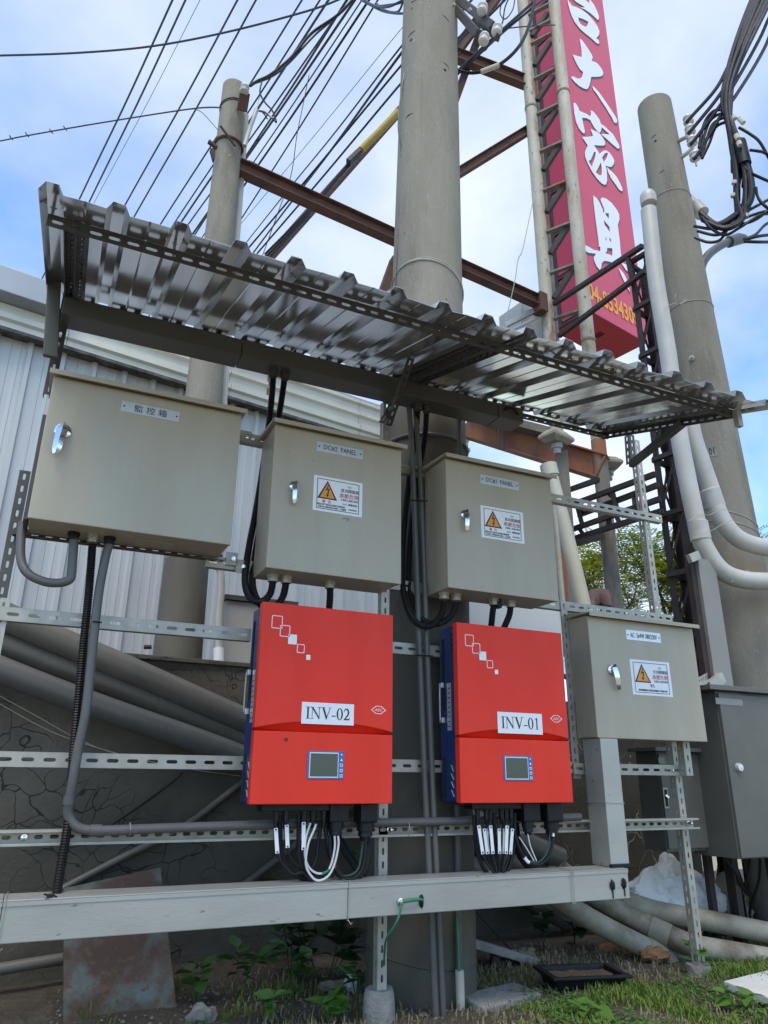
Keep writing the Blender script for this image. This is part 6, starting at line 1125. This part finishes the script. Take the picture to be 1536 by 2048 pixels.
weed('mid green weed between the rusty plate and the tall dark weed', P(470, 1985, 3.42), 0.22, 18, 'leaf', 3, 0.14, 0.8)
weed('small green weed beside the right edge of the rusty plate', P(395, 1990, 3.40), 0.2, 16, 'leaf', 4, 0.14, 0.8)
weed('green weed in front of the tall dark weed', P(585, 1990, 3.36), 0.22, 14, 'leaf', 5, 0.12, 0.9)
weed('low bright green weed at the bottom edge left of the middle footing', P(660, 2045, 3.02), 0.08, 12, 'leaf_bright', 6, 0.12, 0.95)
weed('bright green weed at the bottom edge below the tall dark weed', P(545, 2045, 3.1), 0.10, 14, 'leaf_bright', 7, 0.12, 0.8)
weed('green weed touching the middle footing', P(715, 1995, 3.2), 0.16, 10, 'leaf', 8, 0.08, 0.8)
weed('dark vine leaves on the wall foot right of the main pole', P(1085, 1905, 3.68), 0.22, 12, 'leaf_dark', 9, 0.12, 1.2)
weed('second dark vine clump on the wall foot above the planter tray', P(1150, 1910, 3.68), 0.2, 10, 'leaf_dark', 10, 0.1, 1.1)
weed('small bright weed beside the right footing', P(1395, 1960, 3.02), 0.17, 8, 'leaf_bright', 11, 0.05, 0.75)
weed('low bright weed on the grass below the planter tray', P(1190, 2030, 2.68), 0.06, 9, 'leaf_bright', 12, 0.08, 0.8)
weed('low bright weed on the grass by the bottom right corner', P(1480, 2035, 2.55), 0.06, 9, 'leaf_bright', 13, 0.1, 0.8)
# rusty steel plate leaning on the wall
rp_ = thing('rusty_metal_panel', 'rusty pale blue steel panel leaning against the wall at lower left', 'metal panel', P(240, 2060, 3.35)); a, b = P(128, 1776, 3.62), P(322, 1734, 3.62); c, d = P(358, 2052, 3.34), P(126, 2075, 3.34)
n_ = (b-a).cross(d-a).normalized(); n_ = n_ if n_.y > 0 else -n_; e = n_*0.07; MB().add([a, b, c, d, a+e, b+e, c+e, d+e], [(0,1,2,3), (7,6,5,4), (0,4,5,1), (1,5,6,2), (2,6,7,3), (3,7,4,0)]).build('sheet', 'rust_blue', rp_, bev=0.004)
for f, r in ((0.13, 0.018), (0.985, 0.016)): q = a.lerp(b, f)-UZ*0.03; lathe(q+n_*0.0, -n_, [(-0.001, r), (0.001, r), (0.0015, r*0.3)], 14).build('bolt_hole', 'hole', rp_)
sp_ = MB().tube(smooth([P(88+14*(i % 2)+i*1.6, 1788+6*(i % 3), 2.76) for i in range(9)], 4), 0.003, 5); tag(sp_.build('wire_coil', 'black_cable'), 'small coil of black wire on the trunking lid at left', 'wire')
def rock(label, c, r, seed, m='rock', cat='rock', name='rock', grp='stones and lumps', amp=0.45): return tag(sphereish(c, r[0], r[1], r[2], seed, amp, 1.7, 22, 14).build(name, m, smooth=True), label, cat, grp)
rock('pale rough rock on the bottom edge right of the rusty plate', P(405, 2038, 3.22), (0.055, 0.05, 0.045), 2.2)
q = P(700, 1968, 3.35); rock('curled dry bark piece left of the middle footing', P(668, 1972, 3.4), (0.07, 0.03, 0.02), 4.4, 'wood', 'bark', 'bark_piece'); rock('grey curled scrap leaning left of the middle footing', P(703, 1965, 3.38), (0.03, 0.03, 0.04), 6.1, 'panel_grey', 'scrap', 'curled_scrap')
rock('orange dry clay lump beside the right footing', G(1345, 1935)+V((0, 0.12, 0.03)), (0.085, 0.06, 0.045), 7.7, 'dry_soil', 'clay', 'clay_lump', amp=0.4); rock('second orange clay lump behind the planter tray', G(1290, 1930)+V((0, 0.25, 0.02)), (0.09, 0.06, 0.04), 9.2, 'dry_soil', 'clay', 'clay_lump', amp=0.4)
rock('brown root lump left of the planter tray', G(1075, 1935)+V((0, 0.1, 0.02)), (0.07, 0.05, 0.04), 3.9, 'wood', 'root', 'root_lump', amp=0.8)
bk = thing('concrete_slab_piece', 'tilted broken concrete slab at the wall foot right of the main pole', 'slab', P(1000, 1900, 3.6)); a, b = P(925, 1880, 3.55), P(1055, 1918, 3.55); MB().bar(a, b, 0.2, 0.035).build('slab', 'concrete_rough', bk, bev=0.006); MB().tube([P(990, 1935, 3.5), P(990, 1910, 3.5)], 0.022, 10).build('stub', 'rust', bk)
ps_ = MB(); q = G(975, 2015); ps_.obox(q+V((0.1, 0.06, 0.006)), UX*0.17+UY*0.04, UY*0.10, UZ*0.02); tag(ps_.build('flat_paving_piece', 'concrete_rough', bev=0.008), 'flat pale concrete piece lying at the bottom beside the pole foot', 'slab')
# planter tray
pt_ = thing('planter_tray', 'black plastic planter tray of brown soil on the grass', 'planter', G(1190, 1985)); c = G(1188, 1990)+V((0.02, 0.1, 0)); u = V((0.97, -0.24, 0)); v = V((0.24, 0.97, 0)); tz = 0.06
def ring(w, h, z): return [c+u*(w*i)+v*(h*j)+UZ*z for i, j in ((-1, -1), (1, -1), (1, 1), (-1, 1))]
vs = ring(0.145, 0.085, 0)+ring(0.165, 0.105, tz)+ring(0.185, 0.122, tz)+ring(0.185, 0.122, tz+0.012)+ring(0.155, 0.095, tz+0.012)+ring(0.145, 0.085, 0.02)
MB().add(vs, [(k*4+i, k*4+(i+1) % 4, k*4+4+(i+1) % 4, k*4+4+i) for k in range(5) for i in range(4)]+[(3, 2, 1, 0), (20, 21, 22, 23)]).build('tray', 'black_plastic', pt_, bev=0.004)
vs = ring(0.157, 0.096, tz-0.008); m_ = MB(); nx = 12; gr = [vs[0].lerp(vs[1], i/nx).lerp(vs[3].lerp(vs[2], i/nx), j/nx)+UZ*0.008*mnoise.noise(V((i*1.1, j*1.1, 2))) for j in range(nx+1) for i in range(nx+1)]
m_.add(gr, [(j*(nx+1)+i, j*(nx+1)+i+1, (j+1)*(nx+1)+i+1, (j+1)*(nx+1)+i) for j in range(nx) for i in range(nx)]).build('soil_fill', 'dry_soil', pt_, smooth=True)
# plastic sack and heap
def sack(label, px0, py0, px1, py1, Y, d, seed, m, name, cat):
    a, b = P(px0, py1, Y), P(px1, py0, Y); c = (a+b)/2; rx, rz = (b.x-a.x)/2, (b.z-a.z)/2; s = sphereish(c, rx, d, rz, seed, 0.0, 1, 44, 30)
    for p in s.v:
        k = p-c; f = mnoise.fractal(V((k.x*6+seed, k.y*6, k.z*6)), 1.0, 2.0, 5); g = abs(mnoise.noise(V((k.x*16+seed, k.y*16, k.z*10)))); p += k.normalized()*(0.06*f+0.05*g-0.02)+UZ*max(0, k.z)*0.9*max(0, mnoise.noise(V((k.x*9+seed*3, k.y*9, 0))))
    return tag(s.build(name, m, smooth=True), label, cat)
sack('crumpled white plastic sack slumped at the end of the trunking', 1250, 1735, 1425, 1870, 3.55, 0.16, 1.7, 'plastic_sack', 'plastic_sack', 'sack'); sack('brown dusty sack lying under the dark grey cabinets', 1375, 1765, 1490, 1880, 3.62, 0.18, 5.3, 'sack_brown', 'dusty_sack', 'sack')
tg = None and rock('peaked torn top of the white plastic sack by the trunking end', P(1290, 1740, 3.80), (0.05, 0.04, 0.085), 8.8, 'plastic_sack', 'sack', 'torn_plastic', amp=0.9)
fb = MB(); q = [PZ(x, y, GZ+0.03) for x, y in ((1448, 1968), (1560, 1940), (1600, 2010), (1540, 2003))]; fb.add([p+UZ*0.012 for p in q]+[p-UZ*0.02 for p in q], [(0,1,2,3), (7,6,5,4), (0,4,5,1), (1,5,6,2), (2,6,7,3), (3,7,4,0)]); tag(fb.build('foam_board', 'foam', bev=0.004), 'white foam board lying on the grass at the right edge', 'board')
# grass: nobody could count it
def grass(name, label, cnt, area, m, seed, hmin, hmax, dens):
    rg = random.Random(seed); vs = []; fs = []; made = 0; tries = 0
    while made < cnt and tries < cnt*12:
        tries += 1; x, y = rg.uniform(*area[0]), rg.uniform(*area[1])
        if dens(x, y) < rg.random(): continue
        z = gz(x, y)-0.004; h = rg.uniform(hmin, hmax); an = rg.uniform(0, 6.28); w = rg.uniform(.0018, .0042); le = rg.uniform(.2, .9)*h; d = V((math.cos(an), math.sin(an), 0)); s_ = V((-d.y, d.x, 0))*w; b = V((x, y, z)); k = len(vs)
        m1 = b+d*le*0.3+UZ*h*0.6; tp_ = b+d*le+UZ*h*0.95; vs += [b-s_, b+s_, m1+s_*0.8, m1-s_*0.8, tp_]; fs += [(k, k+1, k+2, k+3), (k+3, k+2, k+4)]; made += 1
    o = MB().add(vs, fs).build(name, m, kind='stuff'); tag(o, label, 'grass'); return o
def dg(x, y):
    n = mnoise.fractal(V((x*2.6, y*2.6, 7)), 1.0, 2.0, 3); e = max(0, min(1, (x-1.75)/0.5)); f = max(0, min(1, (3.45-y)/0.5)); return max(0, min(1, 0.12+n*2.0))*e*f
grass('grass', 'short bright green grass over the soil at lower right', 19000, ((1.3, 4.8), (1.6, 3.5)), 'grass', 21, .012, .05, dg)
grass('dry_grass', 'thin dry straw and dead grass among the green', 12000, ((0.9, 4.8), (1.6, 3.7)), 'grass_dry', 22, .01, .045, lambda x, y: 0.5+0.5*mnoise.noise(V((x*3, y*3, 1))))
grass('sparse_grass', 'sparse grass tufts along the wall foot at lower left', 700, ((0.3, 1.7), (2.7, 3.6)), 'grass', 23, .015, .07, lambda x, y: max(0, mnoise.noise(V((x*4, y*4, 5)))))

# litter: crumbs of soil, straw and pebbles scattered over the ground, too many to count
rg = random.Random(77); vs = []; fs = []
for i in range(5200):
    x, y = rg.uniform(0.2, 4.6), rg.uniform(1.9, 3.8); r = rg.choice((.003, .004, .005, .007, .010))*rg.uniform(.6, 1.3); c = V((x, y, gz(x, y)+r*0.2)); k = len(vs)
    vs += [c+V((rg.uniform(.6, 1.2)*r, 0, 0)), c+V((-rg.uniform(.6, 1.2)*r, 0, 0)), c+V((0, rg.uniform(.6, 1.2)*r, 0)), c+V((0, -rg.uniform(.6, 1.2)*r, 0)), c+V((0, 0, r*.8)), c-V((0, 0, r*.5))]
    fs += [(k, k+2, k+4), (k+2, k+1, k+4), (k+1, k+3, k+4), (k+3, k, k+4), (k+2, k, k+5), (k+1, k+2, k+5), (k+3, k+1, k+5), (k, k+3, k+5)]
tag(MB().add(vs, fs).build('ground_litter', 'litter', kind='stuff'), 'small stones and crumbs of soil scattered over the ground', 'litter')

# low creeping ground cover, a mat of small leaves nobody could count
rg = random.Random(91); vs = []; fs = []; made = 0
while made < 5200:
    x, y = rg.uniform(1.7, 4.7), rg.uniform(1.8, 3.4)
    if dg(x*1.0+0.4, y+0.2) < rg.random()*0.9: continue
    made += 1; z = gz(x, y)+rg.uniform(.004, .028); an = rg.uniform(0, 6.28); L_ = rg.uniform(.012, .03); d = V((math.cos(an), math.sin(an), rg.uniform(-.1, .5))).normalized(); s_ = d.cross(UZ).normalized()*L_*rg.uniform(.22, .42); b = V((x, y, z)); k = len(vs)
    vs += [b, b+d*L_*.5+s_-UZ*.001, b+d*L_, b+d*L_*.5-s_-UZ*.001]; fs.append((k, k+1, k+2, k+3))
tag(MB().add(vs, fs).build('ground_cover', 'leaf_bright', kind='stuff'), 'low mat of small bright leaves among the grass at lower right', 'ground cover')
